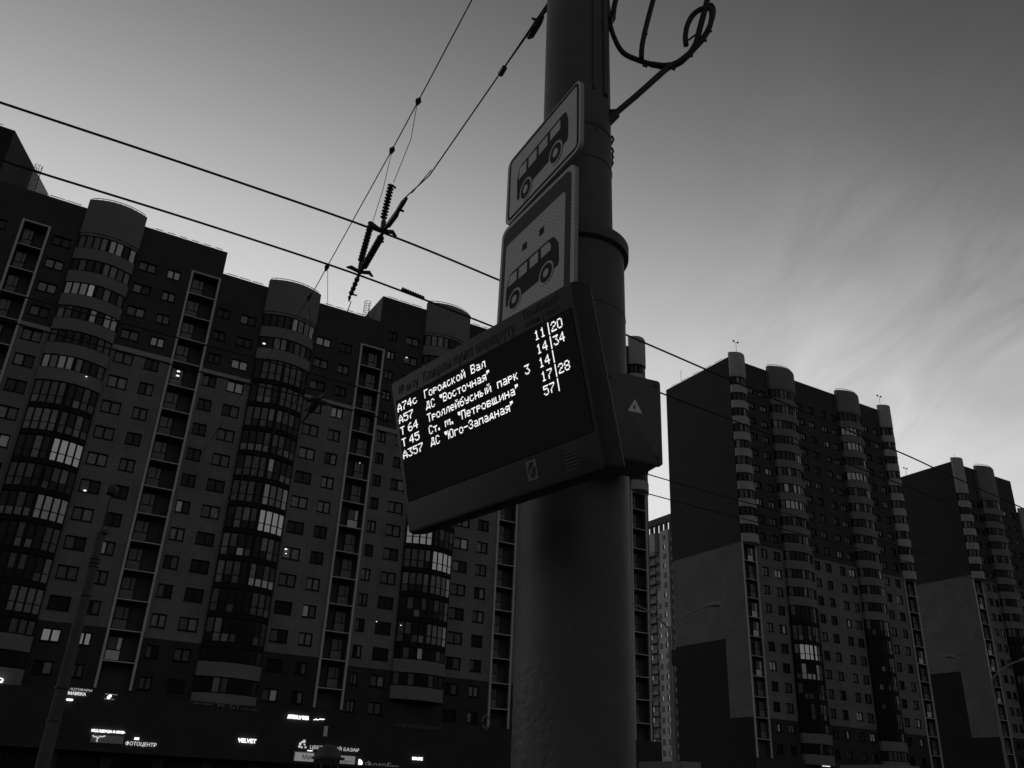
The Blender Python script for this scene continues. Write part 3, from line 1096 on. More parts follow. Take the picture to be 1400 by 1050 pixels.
sm(pb.build('flaking_base_tube', POLE_M, pole, label='lower tube with flaking paint'), 60)
sm(lathe([(r0 + 0.002, 3.742), (r0 + 0.020, 3.75), (r0 + 0.022, 3.80), (r0 + 0.008, 3.815), (r1_ + 0.01, 3.83), (r1_ + 0.006, 3.832)]).build('collar', POLE_M, pole))
sm(lathe([(r1_, 3.83), (r1_ - 0.004, 6.0), (r1_ - 0.012, 9.0)]).build('upper_tube', POLE_M, pole))
# weld seams
for z, r_ in ((2.95, r0 + 0.001), (3.44, r0), (4.22, r1_)):
    sm(lathe([(r_, z - 0.004), (r_ + 0.0028, z), (r_, z + 0.004)]).build('weld_seam', POLE_M, pole))
# conduits running up the right of the upper tube, with their straps
b = MB()
for k, ang in enumerate((-66, -42, -36)):
    t = R(ang)
    rr = r1_ + 0.004
    b.tube([(rr * math.cos(t), rr * math.sin(t), 4.62), (rr * math.cos(t), rr * math.sin(t), 9.0)], 0.006 + 0.003 * (k == 1), 8)
b.build('cable_conduit', POLE_M, pole)
for z in (4.40, 5.6):
    sm(lathe([(r1_ - 0.001, z), (r1_ + 0.0015, z + .002), (r1_ + 0.0015, z + 0.022), (r1_ - 0.001, z + 0.024)]).build('steel_strap', METAL, pole))
b = MB()
for (a, z) in ((R(4), 4.36), (R(8), 4.30), (R(0), 4.42), (R(6), 4.33)):
    v = Vector((math.cos(a), math.sin(a), 0))
    b.tube([v * r1_ + Vector((0, 0, z)), v * (r1_ + 0.012) + Vector((0, 0, z + 0.03)), v * (r1_ + 0.004) + Vector((0, 0, z + 0.05))], 0.006, 5)
b.build('wire_scrap', METAL, pole)


# ------------------------------------------------------------------ letters
def text_mesh(s, size, extr=0.0, m=None, width=None, align='LEFT', bold=0.0):
    cu = bpy.data.curves.new('t', 'FONT')
    cu.body = s
    cu.size = size
    cu.extrude = extr
    cu.offset = bold
    cu.resolution_u = 3
    cu.align_x = align
    o = bpy.data.objects.new('t', cu)
    COL.objects.link(o)
    dg = bpy.context.evaluated_depsgraph_get()
    me = bpy.data.meshes.new_from_object(o.evaluated_get(dg))
    bpy.data.objects.remove(o)
    bpy.data.curves.remove(cu)
    xs = [v.co.x for v in me.vertices]
    if width and xs:
        k = width / (max(xs) - min(xs))
        for v in me.vertices:
            v.co.x = (v.co.x - min(xs)) * k
    me.materials.clear()
    if m:
        me.materials.append(m)
    return me


def basis(O, e1, e2, n):
    m = Matrix((e1, e2, n)).transposed().to_4x4()
    m.translation = O
    return m


def axes(yaw, tilt, roll):
    yaw, tilt, roll = R(yaw), R(tilt), R(roll)
    e1 = Vector((math.cos(yaw), math.sin(yaw), 0)); n = Vector((math.sin(yaw), -math.cos(yaw), 0))
    e2 = math.cos(tilt) * Vector((0, 0, 1)) + math.sin(tilt) * n
    c, s = math.cos(roll), math.sin(roll)
    a, b_ = c * e1 + s * e2, -s * e1 + c * e2
    return a, b_, a.cross(b_)


# ------------------------------------------------------------------ departure board
K = 3.25
e1, e2, en = axes(-51.6, 14.47, 0)
OB = ray(543.3, 564.7) * K + Vector((0, 0, EYE))
q = K / 3.5
board = thing('departure_board', 'black electronic departure board with glowing route lines, tilted down on the pole', 'departure board', OB)
board.matrix_world = basis(OB, e1, e2, en)
CASE = mat('board_case_paint', 0.021, 0.55, 0.12, 4.0, 0.05, 20, spec=0.4)
SCR = mat('board_screen', 0.045, 0.8, spec=0.0)
LED = mat('led_dots', 0.8, 0.5, emit=0.95)
HDR = mat('board_lettering', 0.018, 0.6)


def rrect(x0, x1, y0, y1, r_, n=6):
    P = []
    for (cx, cy, a0) in ((x1 - r_, y1 - r_, 0), (x0 + r_, y1 - r_, 90), (x0 + r_, y0 + r_, 180), (x1 - r_, y0 + r_, 270)):
        for k in range(n + 1):
            t = R(a0 + 90 * k / n)
            P.append((cx + r_ * math.cos(t), cy + r_ * math.sin(t)))
    return P


def slab(b, outline_fn, levels):
    "stack of outlines at depths: levels = [(inset, z)], closed with caps"
    n0 = len(b.v)
    n = None
    for (ins, z) in levels:
        P = outline_fn(ins)
        n = len(P)
        b.v += [(p[0], p[1], z) for p in P]
    for i in range(len(levels) - 1):
        for k in range(n):
            k2 = (k + 1) % n
            o = n0 + i * n
            b.f.append((o + k, o + k2, o + n + k2, o + n + k)); b.m.append(0)
    b.f.append(tuple(n0 + k for k in range(n))); b.m.append(0)
    e = n0 + (len(levels) - 1) * n
    b.f.append(tuple(e + k for k in range(n))); b.m.append(0)


BX0, BX1, BY0, BY1 = -0.022 * q, 1.052 * q, -0.482 * q, 0.130 * q
b = MB()
slab(b, lambda i: rrect(BX0 - i, BX1 + i, BY0 - i, BY1 + i, max(0.004, 0.012 + i)), [(-0.006, 0.0), (-0.001, -0.002), (0.0, -0.006), (0.006, -0.022), (0.006, -0.072), (-0.004, -0.085)])
sm(b.build('case', CASE, board), 35)
sx0, sx1, sy0, sy1 = 0.004 * q, 1.030 * q, -0.362 * q, 0.048 * q
b = MB(); b.box(sx0, sx1, sy0, sy1, 0.0008, 0.0030); b.build('screen', SCR, board)
# five by seven dot matrix
GLY = {
    'А': '00100 01010 01010 10001 11111 10001 10001', 'Г': '11111 10000 10000 10000 10000 10000 10000', 'В': '11110 10001 10001 11110 10001 10001 11110',
    'Д': '001110 001010 001010 010010 010010 111111 100001', 'С': '01110 10001 10000 10000 10000 10001 01110', 'Т': '11111 00100 00100 00100 00100 00100 00100',
    'П': '11111 10001 10001 10001 10001 10001 10001', 'Ю': '1001110 1010001 1010001 1110001 1010001 1010001 1001110', 'З': '01110 10001 00001 00110 00001 10001 01110',
    'с': '00000 00000 01110 10001 10000 10001 01110', 'о': '00000 00000 01110 10001 10001 10001 01110', 'р': '00000 00000 11110 10001 11110 10000 10000',
    'д': '00000 00000 00110 01010 01010 11111 10001', 'к': '00000 00000 10010 10100 11000 10100 10010', 'й': '01010 00100 10001 10011 10101 11001 10001',
    'а': '00000 00000 01110 00001 01111 10001 01111', 'л': '00000 00000 00111 01001 01001 01001 10001', 'т': '00000 00000 11111 00100 00100 00100 00100',
    'ч': '00000 00000 10001 10001 01111 00001 00001', 'н': '00000 00000 10001 10001 11111 10001 10001', 'я': '00000 00000 01111 10001 01111 00101 11001',
    'е': '00000 00000 01110 10001 11111 10000 01110', 'б': '00011 01100 10000 11110 10001 10001 01110', 'у': '00000 00000 10001 10001 01111 00001 01110',
    'с': '00000 00000 01110 10000 10000 10001 01110', 'ы': '0000000 0000000 1000001 1000001 1110001 1001001 1110001', 'п': '00000 00000 11111 10001 10001 10001 10001',
    'м': '0000000 0000000 1101011 1010101 1001001 1001001 1000001', 'в': '00000 00000 11110 10001 11110 10001 11110', 'щ': '0000000 0000000 1010100 1010100 1010100 1010100 1111111',
    'и': '00000 00000 10001 10011 10101 11001 10001', 'г': '00000 00000 11111 10000 10000 10000 10000', '-': '00000 00000 00000 11111 00000 00000 00000',
    '"': '111 111 011 000 000 000 000', '”': '111 111 100 000 000 000 000', '.': '00 00 00 00 00 11 11',
    '0': '01110 10001 10001 10001 10001 10001 01110', '1': '00100 01100 00100 00100 00100 00100 01110', '2': '01110 10001 00001 00110 01000 10000 11111',
    '3': '11111 00010 00100 00010 00001 10001 01110', '4': '00010 00110 01010 10010 11111 00010 00010', '5': '11111 10000 11110 00001 00001 10001 01110',
    '6': '00110 01000 10000 11110 10001 10001 01110', '7': '11111 00001 00010 00100 01000 01000 01000', '8': '01110 10001 10001 01110 10001 10001 01110',
    ' ': '00000 00000 00000 00000 00000 00000 00000', '|': '00100 00100 00100 00100 00100 00100 00100'}


def led_width(t):
    return sum(len(GLY[c].split()[0]) + 1 for c in t) - 1


def led_text(b, t, x, y, dx, dy, fat=0.86):
    o = 0
    for ch in t:
        rows_ = GLY[ch].split()
        for j, row in enumerate(rows_):
            for k, bit in enumerate(row):
                if bit == '1':
                    cx, cy = x + (o + k) * dx, y + (6 - j) * dy
                    b.box(cx, cx + dx * fat, cy, cy + dy * 0.86, 0.0032, 0.0040)
        if ch == '|':
            for jj in (7, -1):
                cx, cy = x + (o + 2) * dx, y + jj * dy
                b.box(cx, cx + dx * fat, cy, cy + dy * 0.98, 0.0032, 0.0040)
        o += len(rows_[0]) + 1


lines = [('А74с', 'Городской Вал', '11', '20'), ('А57', 'ДС "Восточная”', '14', '34'), ('Т64', 'Троллейбусный парк 3', '14', ''),
         ('Т45', 'Ст. м. "Петровщина”', '17', '28'), ('А357', 'ДС "Юго-Западная”', '57', '')]
DESTW = (0.381, 0.395, 0.600, 0.530, 0.492)
for i, (num, dest, m1, m2) in enumerate(lines):
    y = (-0.048 * i - 0.001) * q
    dl, dv = 0.00484 * q, 0.00475 * q
    b = MB()
    if num[0] == 'Т':
        led_text(b, 'Т', 0.012 * q, y, 0.0060 * q, dv, fat=1.0)
        led_text(b, num[1:], 0.066 * q, y, 0.0062 * q, dv, fat=1.0)
    else:
        led_text(b, num, 0.010 * q, y, 0.0060 * q, dv, fat=1.0)
    b.build('route_number', LED, board, label='route number ' + num)
    tw_ = DESTW[i] * q / led_width(dest)
    b = MB(); led_text(b, dest, 0.200 * q, y, tw_, dv); b.build('route_text', LED, board, label='destination ' + dest.replace('”', '"'))
    b = MB(); led_text(b, m1, 0.848 * q, y, dl, dv)
    led_text(b, '|', 0.907 * q, y, dl, dv)
    if m2:
        led_text(b, m2, 0.931 * q, y, dl, dv)
    b.build('route_minutes', LED, board, label='minutes ' + m1 + '|' + m2)
for (s, x, y, sz, w) in (('№ м-ту', 0.030, 0.066, 0.050, 0.135), ('Канцавы пункт маршруту', 0.200, 0.066, 0.056, 0.555), ('Прыбыццё', 0.808, 0.092, 0.038, 0.175), ('план. | част.', 0.812, 0.060, 0.030, 0.170)):
    me = text_mesh(s, sz * q, 0.0004, HDR, w * q)
    link('board_lettering', me, board, (x * q, y * q, 0.0009), label='printed heading ' + s)
# sticker and small print on the lower frame
b = MB(); b.box(0.705 * q, 0.755 * q, -0.445 * q, -0.378 * q, 0.0006, 0.0014); stk = b.build('sticker', mat('sticker', 0.13, 0.5, 0.1, 30), board)
b = MB()
for (p, r_) in (([(0.738, -0.386), (0.724, -0.404), (0.738, -0.410), (0.722, -0.434)], 0.0022), ([(0.728, -0.386), (0.716, -0.402), (0.714, -0.420)], 0.0018), ([(0.744, -0.402), (0.742, -0.424), (0.732, -0.438)], 0.0018)):
    b.tube([(x * q, y * q, 0.0018) for x, y in p], r_, 5)
b.build('sticker_emblem', HDR, stk)
b = MB()
for k in range(6):
    b.box((0.885) * q, (0.955 - 0.008 * (k % 3)) * q, (-0.400 - k * 0.011) * q, (-0.396 - k * 0.011) * q, 0.0005, 0.0012)
b.build('small_print', mat('small_print', 0.05, 0.6), board)
b = MB()
for (x, z_) in ((0.30, -0.12), (0.72, -0.12)):
    b.box(0.72 * q + (x - 0.3) * 0.4, 0.76 * q + (x - 0.3) * 0.4, -0.40 * q, 0.05 * q, -0.19, -0.086)
b.build('mounting_bracket', METAL, board)

# ------------------------------------------------------------------ signs
WHITE = mat('sign_reflective_white', 0.45, 0.45, 0.06, 6.0)
BLUE = mat('sign_dark_enamel', 0.06, 0.6, spec=0.1)
BLK = mat('sign_black_print', 0.035, 0.7, spec=0.1)
HONEY = mat('sign_honeycomb_white', 0.60, 0.45)
_t = HONEY.node_tree
_c = _t.nodes.new('ShaderNodeTexCoord'); _m = _t.nodes.new('ShaderNodeMapping'); _m.inputs['Rotation'].default_value = (0, 0, R(38)); _m.inputs['Scale'].default_value = (1, 1, 1)
_b = _t.nodes.new('ShaderNodeTexBrick'); _b.offset = 0.0
for a_, v_ in (('Scale', 1), ('Brick Width', 0.015), ('Row Height', 0.015), ('Mortar Size', 0.0020), ('Mortar Smooth', 0.8)):
    _b.inputs[a_].default_value = v_
_b.inputs['Color1'].default_value = (.46, .46, .46, 1); _b.inputs['Color2'].default_value = (.42, .42, .42, 1); _b.inputs['Mortar'].default_value = (.29, .29, .29, 1)
_t.links.new(_c.outputs['Object'], _m.inputs[0]); _t.links.new(_m.outputs[0], _b.inputs['Vector']); _t.links.new(_b.outputs[0], _t.nodes['Principled BSDF'].inputs['Base Color'])


def flat(P, z0, z1):
    b = MB()
    n = len(P)
    b.v += [(p[0], p[1], z0) for p in P] + [(p[0], p[1], z1) for p in P]
    b.f.append(tuple(range(n))); b.m.append(0)
    b.f.append(tuple(range(n, 2 * n))); b.m.append(0)
    for k in range(n):
        k2 = (k + 1) % n
        b.f.append((k, k2, n + k2, n + k)); b.m.append(0)
    return b


def disc(cx, cy, r_, n=28):
    return [(cx + r_ * math.cos(2 * math.pi * k / n), cy + r_ * math.sin(2 * math.pi * k / n)) for k in range(n)]


def bus_glyph(root, body_, wins, wheels, rw, z, white):
    flat(body_, z, z + 0.0010).build('bus_silhouette', BLK, root)
    for w_ in wins:
        flat(w_, z + 0.0011, z + 0.0018).build('bus_window', white, root)
    for (cx, cy) in wheels:
        flat(disc(cx, cy, rw * 1.22), z + 0.0011, z + 0.0018).build('wheel_arch', white, root)
        flat(disc(cx, cy, rw), z + 0.0019, z + 0.0025).build('bus_wheel', BLK, root)
        flat(disc(cx, cy, rw * 0.45), z + 0.0026, z + 0.0032).build('wheel_hub', white, root)


def ring_frame(root, W, H, r_, ins0, ins1, z, m, name):
    A_ = rrect(ins0, W - ins0, -H + ins0, -ins0, r_)
    B2 = rrect(ins1, W - ins1, -H + ins1, -ins1, max(0.004, r_ - (ins1 - ins0)))
    b = MB(); n = len(A_)
    b.v += [(p[0], p[1], z) for p in A_] + [(p[0], p[1], z) for p in B2] + [(p[0], p[1], z - .0008) for p in A_] + [(p[0], p[1], z - .0008) for p in B2]
    for k in range(n):
        k2 = (k + 1) % n
        b.f += [(k, k2, n + k2, n + k), (k, k2, 2 * n + k2, 2 * n + k), (n + k, n + k2, 3 * n + k2, 3 * n + k)]; b.m += [0, 0, 0]
    return b.build(name, m, root)


# upper plate: bus
s1, k1 = 4.23, 4.23 / 4.17
a1, a2, an = axes(-63.33, 0.85, -0.8)
O1 = ray(696, 221.4) * s1 + Vector((0, 0, EYE))
sg1 = thing('bus_plate', 'upper white plate with a black bus and thin dark border, highest sign on the pole', 'sign', O1)
sg1.matrix_world = basis(O1, a1, a2, an)
W1, H1 = 0.645 * k1, 0.372 * k1
flat(rrect(-0.008, W1 + 0.0, -H1, -0.006, 0.040), -0.018, 0.0).build('plate', WHITE, sg1)
ring_frame(sg1, W1, H1, 0.034, 0.013, 0.027, 0.0012, BLK, 'border')
bd = [(0.104, -0.283), (0.098, -0.170), (0.120, -0.118), (0.150, -0.110), (0.505, -0.098), (0.530, -0.104), (0.547, -0.150), (0.549, -0.245), (0.540, -0.262), (0.500, -0.262), (0.25, -0.268), (0.13, -0.292), (0.108, -0.292)]
S_ = lambda P: [(x * k1, y * k1) for x, y in P]
bus_glyph(sg1, S_(bd), [S_([(0.126, -0.124), (0.188, -0.122), (0.186, -0.180), (0.112, -0.182)]), S_([(0.207, -0.122), (0.281, -0.120), (0.280, -0.176), (0.207, -0.178)]),
                        S_([(0.302, -0.120), (0.378, -0.117), (0.378, -0.170), (0.302, -0.173)]), S_([(0.402, -0.116), (0.487, -0.113), (0.487, -0.162), (0.402, -0.166)])],
          S_([(0.187, -0.280), (0.451, -0.264)]), 0.046 * k1, 0.0010, WHITE)
# lower sign: stop sign with bus in white field
s2, k2_ = 3.97, 3.97 / 4.20
a1, a2, an = axes(-59.73, -1.19, 1.75)
O2 = ray(688.5, 314.3) * s2 + Vector((0, 0, EYE))
sg2 = thing('bus_stop_sign', 'dark bordered bus stop sign with honeycomb white field, just above the departure board', 'sign', O2)
sg2.matrix_world = basis(O2, a1, a2, an)
W2, H2 = 0.598 * k2_, 0.86 * k2_
flat(rrect(-0.010, W2, -H2, -0.008, 0.045), -0.018, 0.0).build('plate', HONEY, sg2)
flat(rrect(0.010 * k2_, W2 - 0.028 * k2_, -H2 + 0.02, -0.030 * k2_, 0.036), 0.0004, 0.0012).build('border_field', BLUE, sg2)
flat(rrect(0.042 * k2_, W2 - 0.068 * k2_, -0.74 * k2_, -0.125 * k2_, 0.022), 0.0013, 0.0020).build('white_field', HONEY, sg2)
flat(rrect(0.190 * k2_, 0.228 * k2_, -0.245 * k2_, -0.208 * k2_, 0.001), 0.0021, 0.003).build('printed_square', BLK, sg2)
flat(rrect(0.330 * k2_, 0.368 * k2_, -0.248 * k2_, -0.211 * k2_, 0.001), 0.0021, 0.003).build('printed_square', BLK, sg2)
bd = [(0.068, -0.475), (0.065, -0.385), (0.092, -0.318), (0.115, -0.312), (0.410, -0.314), (0.450, -0.322), (0.486, -0.375), (0.492, -0.470), (0.485, -0.488), (0.44, -0.488), (0.2, -0.482), (0.09, -0.482)]
S_ = lambda P: [(x * k2_, y * k2_) for x, y in P]
bus_glyph(sg2, S_(bd), [S_([(0.096, -0.326), (0.152, -0.326), (0.155, -0.378), (0.082, -0.378)]), S_([(0.172, -0.326), (0.240, -0.326), (0.240, -0.382), (0.172, -0.382)]),
                        S_([(0.262, -0.326), (0.330, -0.326), (0.331, -0.382), (0.264, -0.382)]), S_([(0.353, -0.326), (0.408, -0.326), (0.430, -0.350), (0.430, -0.378), (0.355, -0.380)])],
          S_([(0.145, -0.476), (0.399, -0.479)]), 0.045 * k2_, 0.0022, HONEY)
for root_, (yy0, yy1) in ((sg1, (-0.10, -0.28)), (sg2, (-0.15, -0.6))):
    for yy in (yy0, yy1):
        b = MB(); b.box(0.12, 0.52, yy - 0.012, yy + 0.012, -0.040, -0.0185); b.build('mounting_bar', METAL, root_)

# ------------------------------------------------------------------ junction box
j1 = Vector((math.cos(R(21)), math.sin(R(21)), 0)); jn = Vector((math.sin(R(21)), -math.cos(R(21)), 0)); j2 = Vector((0, 0, 1))
PR = at_dist(907, 637, 3.02)


def on_plane(x, y, P0, nrm):
    v = ray(x, y)
    E_ = Vector((0, 0, EYE))
    t = (P0 - E_).dot(nrm) / v.dot(nrm)
    return E_ + v * t


jt = on_plane(902, 521, PR, jn)
jl = on_plane(824, 505, PR, jn)
jh = (jt - PR).z
jw = (PR - jl).dot(j1)
jb = thing('junction_box', 'plain dark steel cabinet with a warning triangle, on the pole right of the board', 'junction box', PR)
jb.matrix_world = basis(PR, j1, j2, jn)
BOXM = mat('cabinet_paint', 0.10, 0.5, 0.1, 5.0, 0.04, 20)
b = MB()
slab(b, lambda i: rrect(-jw - i, 0 + i, 0 - i, jh + i, max(0.004, 0.012 + i)), [(-0.008, 0.0), (0.0, -0.004), (0.0, -0.022)])
sm(b.build('door', BOXM, jb), 35)
b = MB()
slab(b, lambda i: rrect(-jw + 0.004 - i, -0.004 + i, 0.004 - i, jh - 0.004 + i, 0.01), [(0.0, -0.0225), (0.0, -0.17), (-0.03, -0.19)])
sm(b.build('cabinet', BOXM, jb), 35)
tr = on_plane(868, 556, PR, jn) - PR
cx, cy = tr.dot(j1), tr.z
tw = 0.030
flat([(cx - tw, cy - 0.022), (cx + tw, cy - 0.022), (cx, cy + 0.030)], 0.0004, 0.0012).build('warning_triangle', mat('triangle_sticker', 0.9, 0.5, emit=0.0), jb)
flat([(cx - 0.006, cy - 0.016), (cx + 0.004, cy - 0.004), (cx - 0.002, cy - 0.002), (cx + 0.004, cy + 0.014), (cx - 0.010, cy - 0.005), (cx - 0.003, cy - 0.006)], 0.0014, 0.0020).build('lightning_bolt', BLK, jb)
for (x, y) in ((-jw + 0.03, jh - 0.03), (-0.02, jh - 0.025), (-0.02, 0.03), (-jw + 0.03, 0.03)):
    flat(disc(x, y, 0.007, 12), 0.0003, 0.003).build('screw', METAL, jb)

# ------------------------------------------------------------------ cable bracket at the top
CB = thing('cable_bracket', 'thin steel arm on the pole holding looped black cables against the sky', 'cable bracket', at_dist(825, 168, 3.2))
cb0 = CB.location.copy()


def lp(x, y, d=3.22):
    return at_dist(x, y, d) - cb0


b = MB(); b.tube([lp(812, 180, 3.12), lp(832, 163), lp(870, 131), lp(908, 97), lp(918, 89)], 0.0155, 8); b.build('arm', METAL, CB)
b = MB(); b.tube([lp(826, 172), lp(842, 156)], 0.024, 8); b.tube([lp(829, 152), lp(842, 151)], 0.008, 6); b.tube([lp(829, 150), lp(829, 158)], 0.010, 6); b.build('clamp', METAL, CB)


def spline(P, n=8):
    P = [P[0]] + list(P) + [P[-1]]
    out = []
    for i in range(1, len(P) - 2):
        for k in range(n):
            t = k / n
            out.append(0.5 * ((2 * P[i]) + (-P[i - 1] + P[i + 1]) * t + (2 * P[i - 1] - 5 * P[i] + 4 * P[i + 1] - P[i + 2]) * t * t + (-P[i - 1] + 3 * P[i] - 3 * P[i + 1] + P[i + 2]) * t ** 3))
    out.append(P[-2])
    return out


cab = MAT_C = mat('black_cable', 0.03, 0.6)
for pts, r_ in (([(827, -30), (829, 2), (832, 25), (840, 52), (852, 72), (872, 82), (895, 89), (915, 92), (935, 82), (955, 60), (968, 40), (975, 20), (973, 8), (964, 9)], 0.0105),
                ([(905, 90), (925, 86), (950, 66), (966, 46), (973, 25), (971, 12), (960, 12), (948, 20), (940, 34), (937, 50), (938, 62)], 0.0110),
                ([(890, 88), (912, 90), (932, 84), (950, 62), (957, 38), (965, 8), (972, -20)], 0.0120),
                ([(838, 26), (840, 8), (846, -15)], 0.011), ([(832, 26), (830, 10), (828, -20)], 0.013), ([(877, 80), (878, 62), (884, 34), (893, 0), (900, -25)], 0.0105)):
    b = MB(); b.tube(spline([lp(*p_, 3.22 + 0.012 * i_ / 4) for i_, p_ in enumerate(pts)]), r_ * 1.25, 8)
    b.smooth = True
    b.build('cable', cab, CB)
b = MB()
b.tube([lp(941, 55), lp(953, 46)], 0.005, 6)
b.tube([lp(829, 10), lp(830, 24), lp(839, 27)], 0.022, 8)
for (x, y) in ((882, 46), (877, 71), (963, 55), (970, 42), (882, 90), (920, 94), (944, 76)):
    b.tube([lp(x - 3, y - 1), lp(x + 3, y + 1)], 0.007, 5)
b.build('cable_tie', METAL, CB)

# ------------------------------------------------------------------ overhead wires
ZW = 4.2 + EYE


def wire_poly(name, pxs, z, r_, label, cat, group, ext=(0, 0), sag=0.0):
    P = [at_height(x, y, z) for x, y in pxs]
    d0, d1 = (P[0] - P[1]).normalized(), (P[-1] - P[-2]).normalized()
    P = spline(P, 5)
    if ext[0]:
        P.insert(0, P[0] + d0 * ext[0])
    if ext[1]:
        P.append(P[-1] + d1 * ext[1])
    b = MB(); b.tube(P, r_, 6)
    return b.build(name, WIRE, None, label=label, cat=cat, group=group)


wire_poly('contact_wire', [(0, 140), (300, 240), (523, 318), (680, 382), (882, 469), (1023, 530), (1227, 617), (1271, 637)], ZW, 0.0092, 'uppermost thick trolley wire crossing the sky behind the bus signs', 'wire', 'overhead wires of the avenue', (40, 90))
wire_poly('contact_wire', [(0, 218), (60, 238), (260, 300), (450, 362), (560, 402), (670, 445), (903, 537), (999, 573.5)], ZW, 0.0092, 'lower thick trolley wire passing over the roofs and behind the departure board', 'wire', 'overhead wires of the avenue', (40, 90))
wire_poly('contact_wire', [(37, 407), (240, 461), (487, 528), (891, 650), (1032, 690)], ZW, 0.008, 'upper thin far trolley wire, crossing the dark top storeys of the left block', 'wire', 'overhead wires of the avenue', (40, 90))
wire_poly('contact_wire', [(25, 443), (240, 500), (487, 562), (886, 675), (1035, 714)], ZW, 0.008, 'lower thin far trolley wire, crossing pale storeys of the left block', 'wire', 'overhead wires of the avenue', (40, 90))

ZS = ZW + 0.04


def ins(b, a, c, r_=0.028, n=11, core=0.016):
    "ribbed insulator between two points"
    a, c = Vector(a), Vector(c)
    P, rs = [], []
    for k in range(n * 4 + 1):
        P.append(a.lerp(c, k / (n * 4)))
        rs.append(r_ if k % 4 in (1, 2) else core)
    rs[0] = rs[-1] = core * 0.6
    b.tube(P, rs, 10)


H_ = at_height
sp_ = thing('span_wire', 'span wire with ribbed insulators running from the pole down to the two thick trolley wires', 'span wire', H_(523, 318, ZW))
o_ = sp_.location.copy()
Q = lambda x, y, z=ZS: H_(x, y, z) - o_
b = MB(); b.tube([Q(757, -8, 6.35 + 0.0), Q(686, 97, 6.2), Q(587, 240, 6.02), Q(552, 272, ZS)], 0.0055, 6)
b.tube([Q(741, 20, 6.34), Q(690, 92, 6.21)], 0.004, 5); b.tube([Q(590, 232, 6.03), Q(563, 264, 5.97)], 0.004, 5)
b.tube([Q(480, 412), Q(470, 440), Q(455, 475), Q(310, 683, ZS + 0.1), Q(209, 795, ZS + 0.5)], 0.0045, 5)
b.build('cable', WIRE, sp_)
b = MB(); b.tube([Q(742, 22, 6.33), Q(736, 30, 6.33), Q(726, 48, 6.33), Q(722, 52, 6.33)], [0.014, 0.030, 0.026, 0.012], 8)
b.tube([Q(752, 6, 6.33), Q(738, 24, 6.33)], 0.014, 6); b.tube([Q(727, 25, 6.33), Q(740, 29, 6.33)], 0.008, 6); b.tube([Q(684, 102, 6.2), Q(690, 92, 6.2)], 0.020, 7); b.build('tensioner', METAL, sp_)
b = MB(); b.tube([Q(556, 271), Q(551, 277), Q(543, 290), Q(541, 294), Q(531, 308)], [0.012, 0.022, 0.020, 0.026, 0.024], 8); b.tube([Q(545, 286), Q(552, 289)], 0.010, 6); b.build('rod_insulator', PORC, sp_)
b = MB(); b.tube([Q(533, 305), Q(523, 318), Q(519, 328)], 0.016, 7); b.tube([Q(499, 362), Q(491, 375), Q(487, 384)], 0.015, 7); ins(b, Q(521, 324), Q(497, 366), 0.032, 10); b.tube([Q(519, 327), Q(524, 331)], 0.010, 6); b.build('ribbed_insulator', PORC, sp_)
b = MB(); ins(b, Q(489, 380), Q(479, 404), 0.024, 4, 0.014); b.tube([Q(480, 402), Q(488, 404)], 0.008, 6); b.tube([Q(478, 406), Q(477, 412)], [0.016, 0.006], 6); b.build('end_insulator', PORC, sp_)
for (x, y, nm) in ((523, 316, 0), (492, 372, 1)):
    b = MB()
    wdir = (H_(600, 349, ZW) - H_(523, 318, ZW)).normalized()
    c = H_(x, y, ZW + 0.03) - o_
    b.tube([c - wdir * 0.13, c - wdir * 0.09 + Vector((0, 0, .015)), c, c + wdir * 0.09 + Vector((0, 0, .03)), c + wdir * 0.13], [0.008, 0.020, 0.017, 0.020, 0.008], 8)
    b.tube([c, c + Vector((0, 0, 0.10))], 0.022, 7)
    b.build('wire_clamp', METAL, sp_)

cat_ = thing('carrier_cable', 'upper sloping carrier cable with knots and two slanting ribbed insulators above the trolley wires', 'cable', H_(572, 138, 6.8))
o2_ = cat_.location.copy()
G = lambda x, y, z=6.8: H_(x, y, z) - o2_
b = MB(); b.tube([G(665, -38), G(645, 0), G(572, 138), G(536, 205), G(447, 365), G(425, 405, 6.8), G(329, 540, 6.85), G(232, 687, 6.95), G(190, 750, 7.1)], 0.0050, 6); b.build('cable', WIRE, cat_)
b = MB()
for (x, y) in ((572, 138), (536, 205), (447, 365), (423, 405)):
    b.tube([G(x + 2, y - 4), G(x, y), G(x - 2, y + 5)], [0.010, 0.028, 0.012], 7)
b.build('knot_clamp', METAL, cat_)
b = MB(); b.tube([G(570, 144), G(562, 190, 6.5), G(538, 250, 6.15)], 0.003, 5); b.tube([G(535, 210), G(524, 258, 6.4), G(510, 302, 6.1)], 0.003, 5)
b.tube([G(448, 368), G(448, 395, 6.6), G(448, 417, 6.4)], 0.003, 5); b.tube([G(423, 408), G(423, 425, 6.6), G(426, 447, 6.5)], 0.003, 5)
b.build('dropper', WIRE, cat_)
b = MB(); b.tube([G(525, 298, 5.96), G(523, 316, ZW + 0.04)], 0.014, 7); ins(b, G(535, 252, 6.13), G(524, 300, 5.96), 0.030, 11); b.tube([G(533, 252, 6.13), G(541, 257, 6.13)], 0.009, 6); b.build('ribbed_insulator', PORC, cat_)
b = MB(); b.tube([G(494, 356, 5.96), G(491, 373, ZW + 0.04)], 0.014, 7); ins(b, G(508, 304, 6.1), G(493, 358, 5.96), 0.030, 12); b.tube([G(505, 304, 6.1), G(514, 308, 6.1)], 0.009, 6); b.build('ribbed_insulator', PORC, cat_)
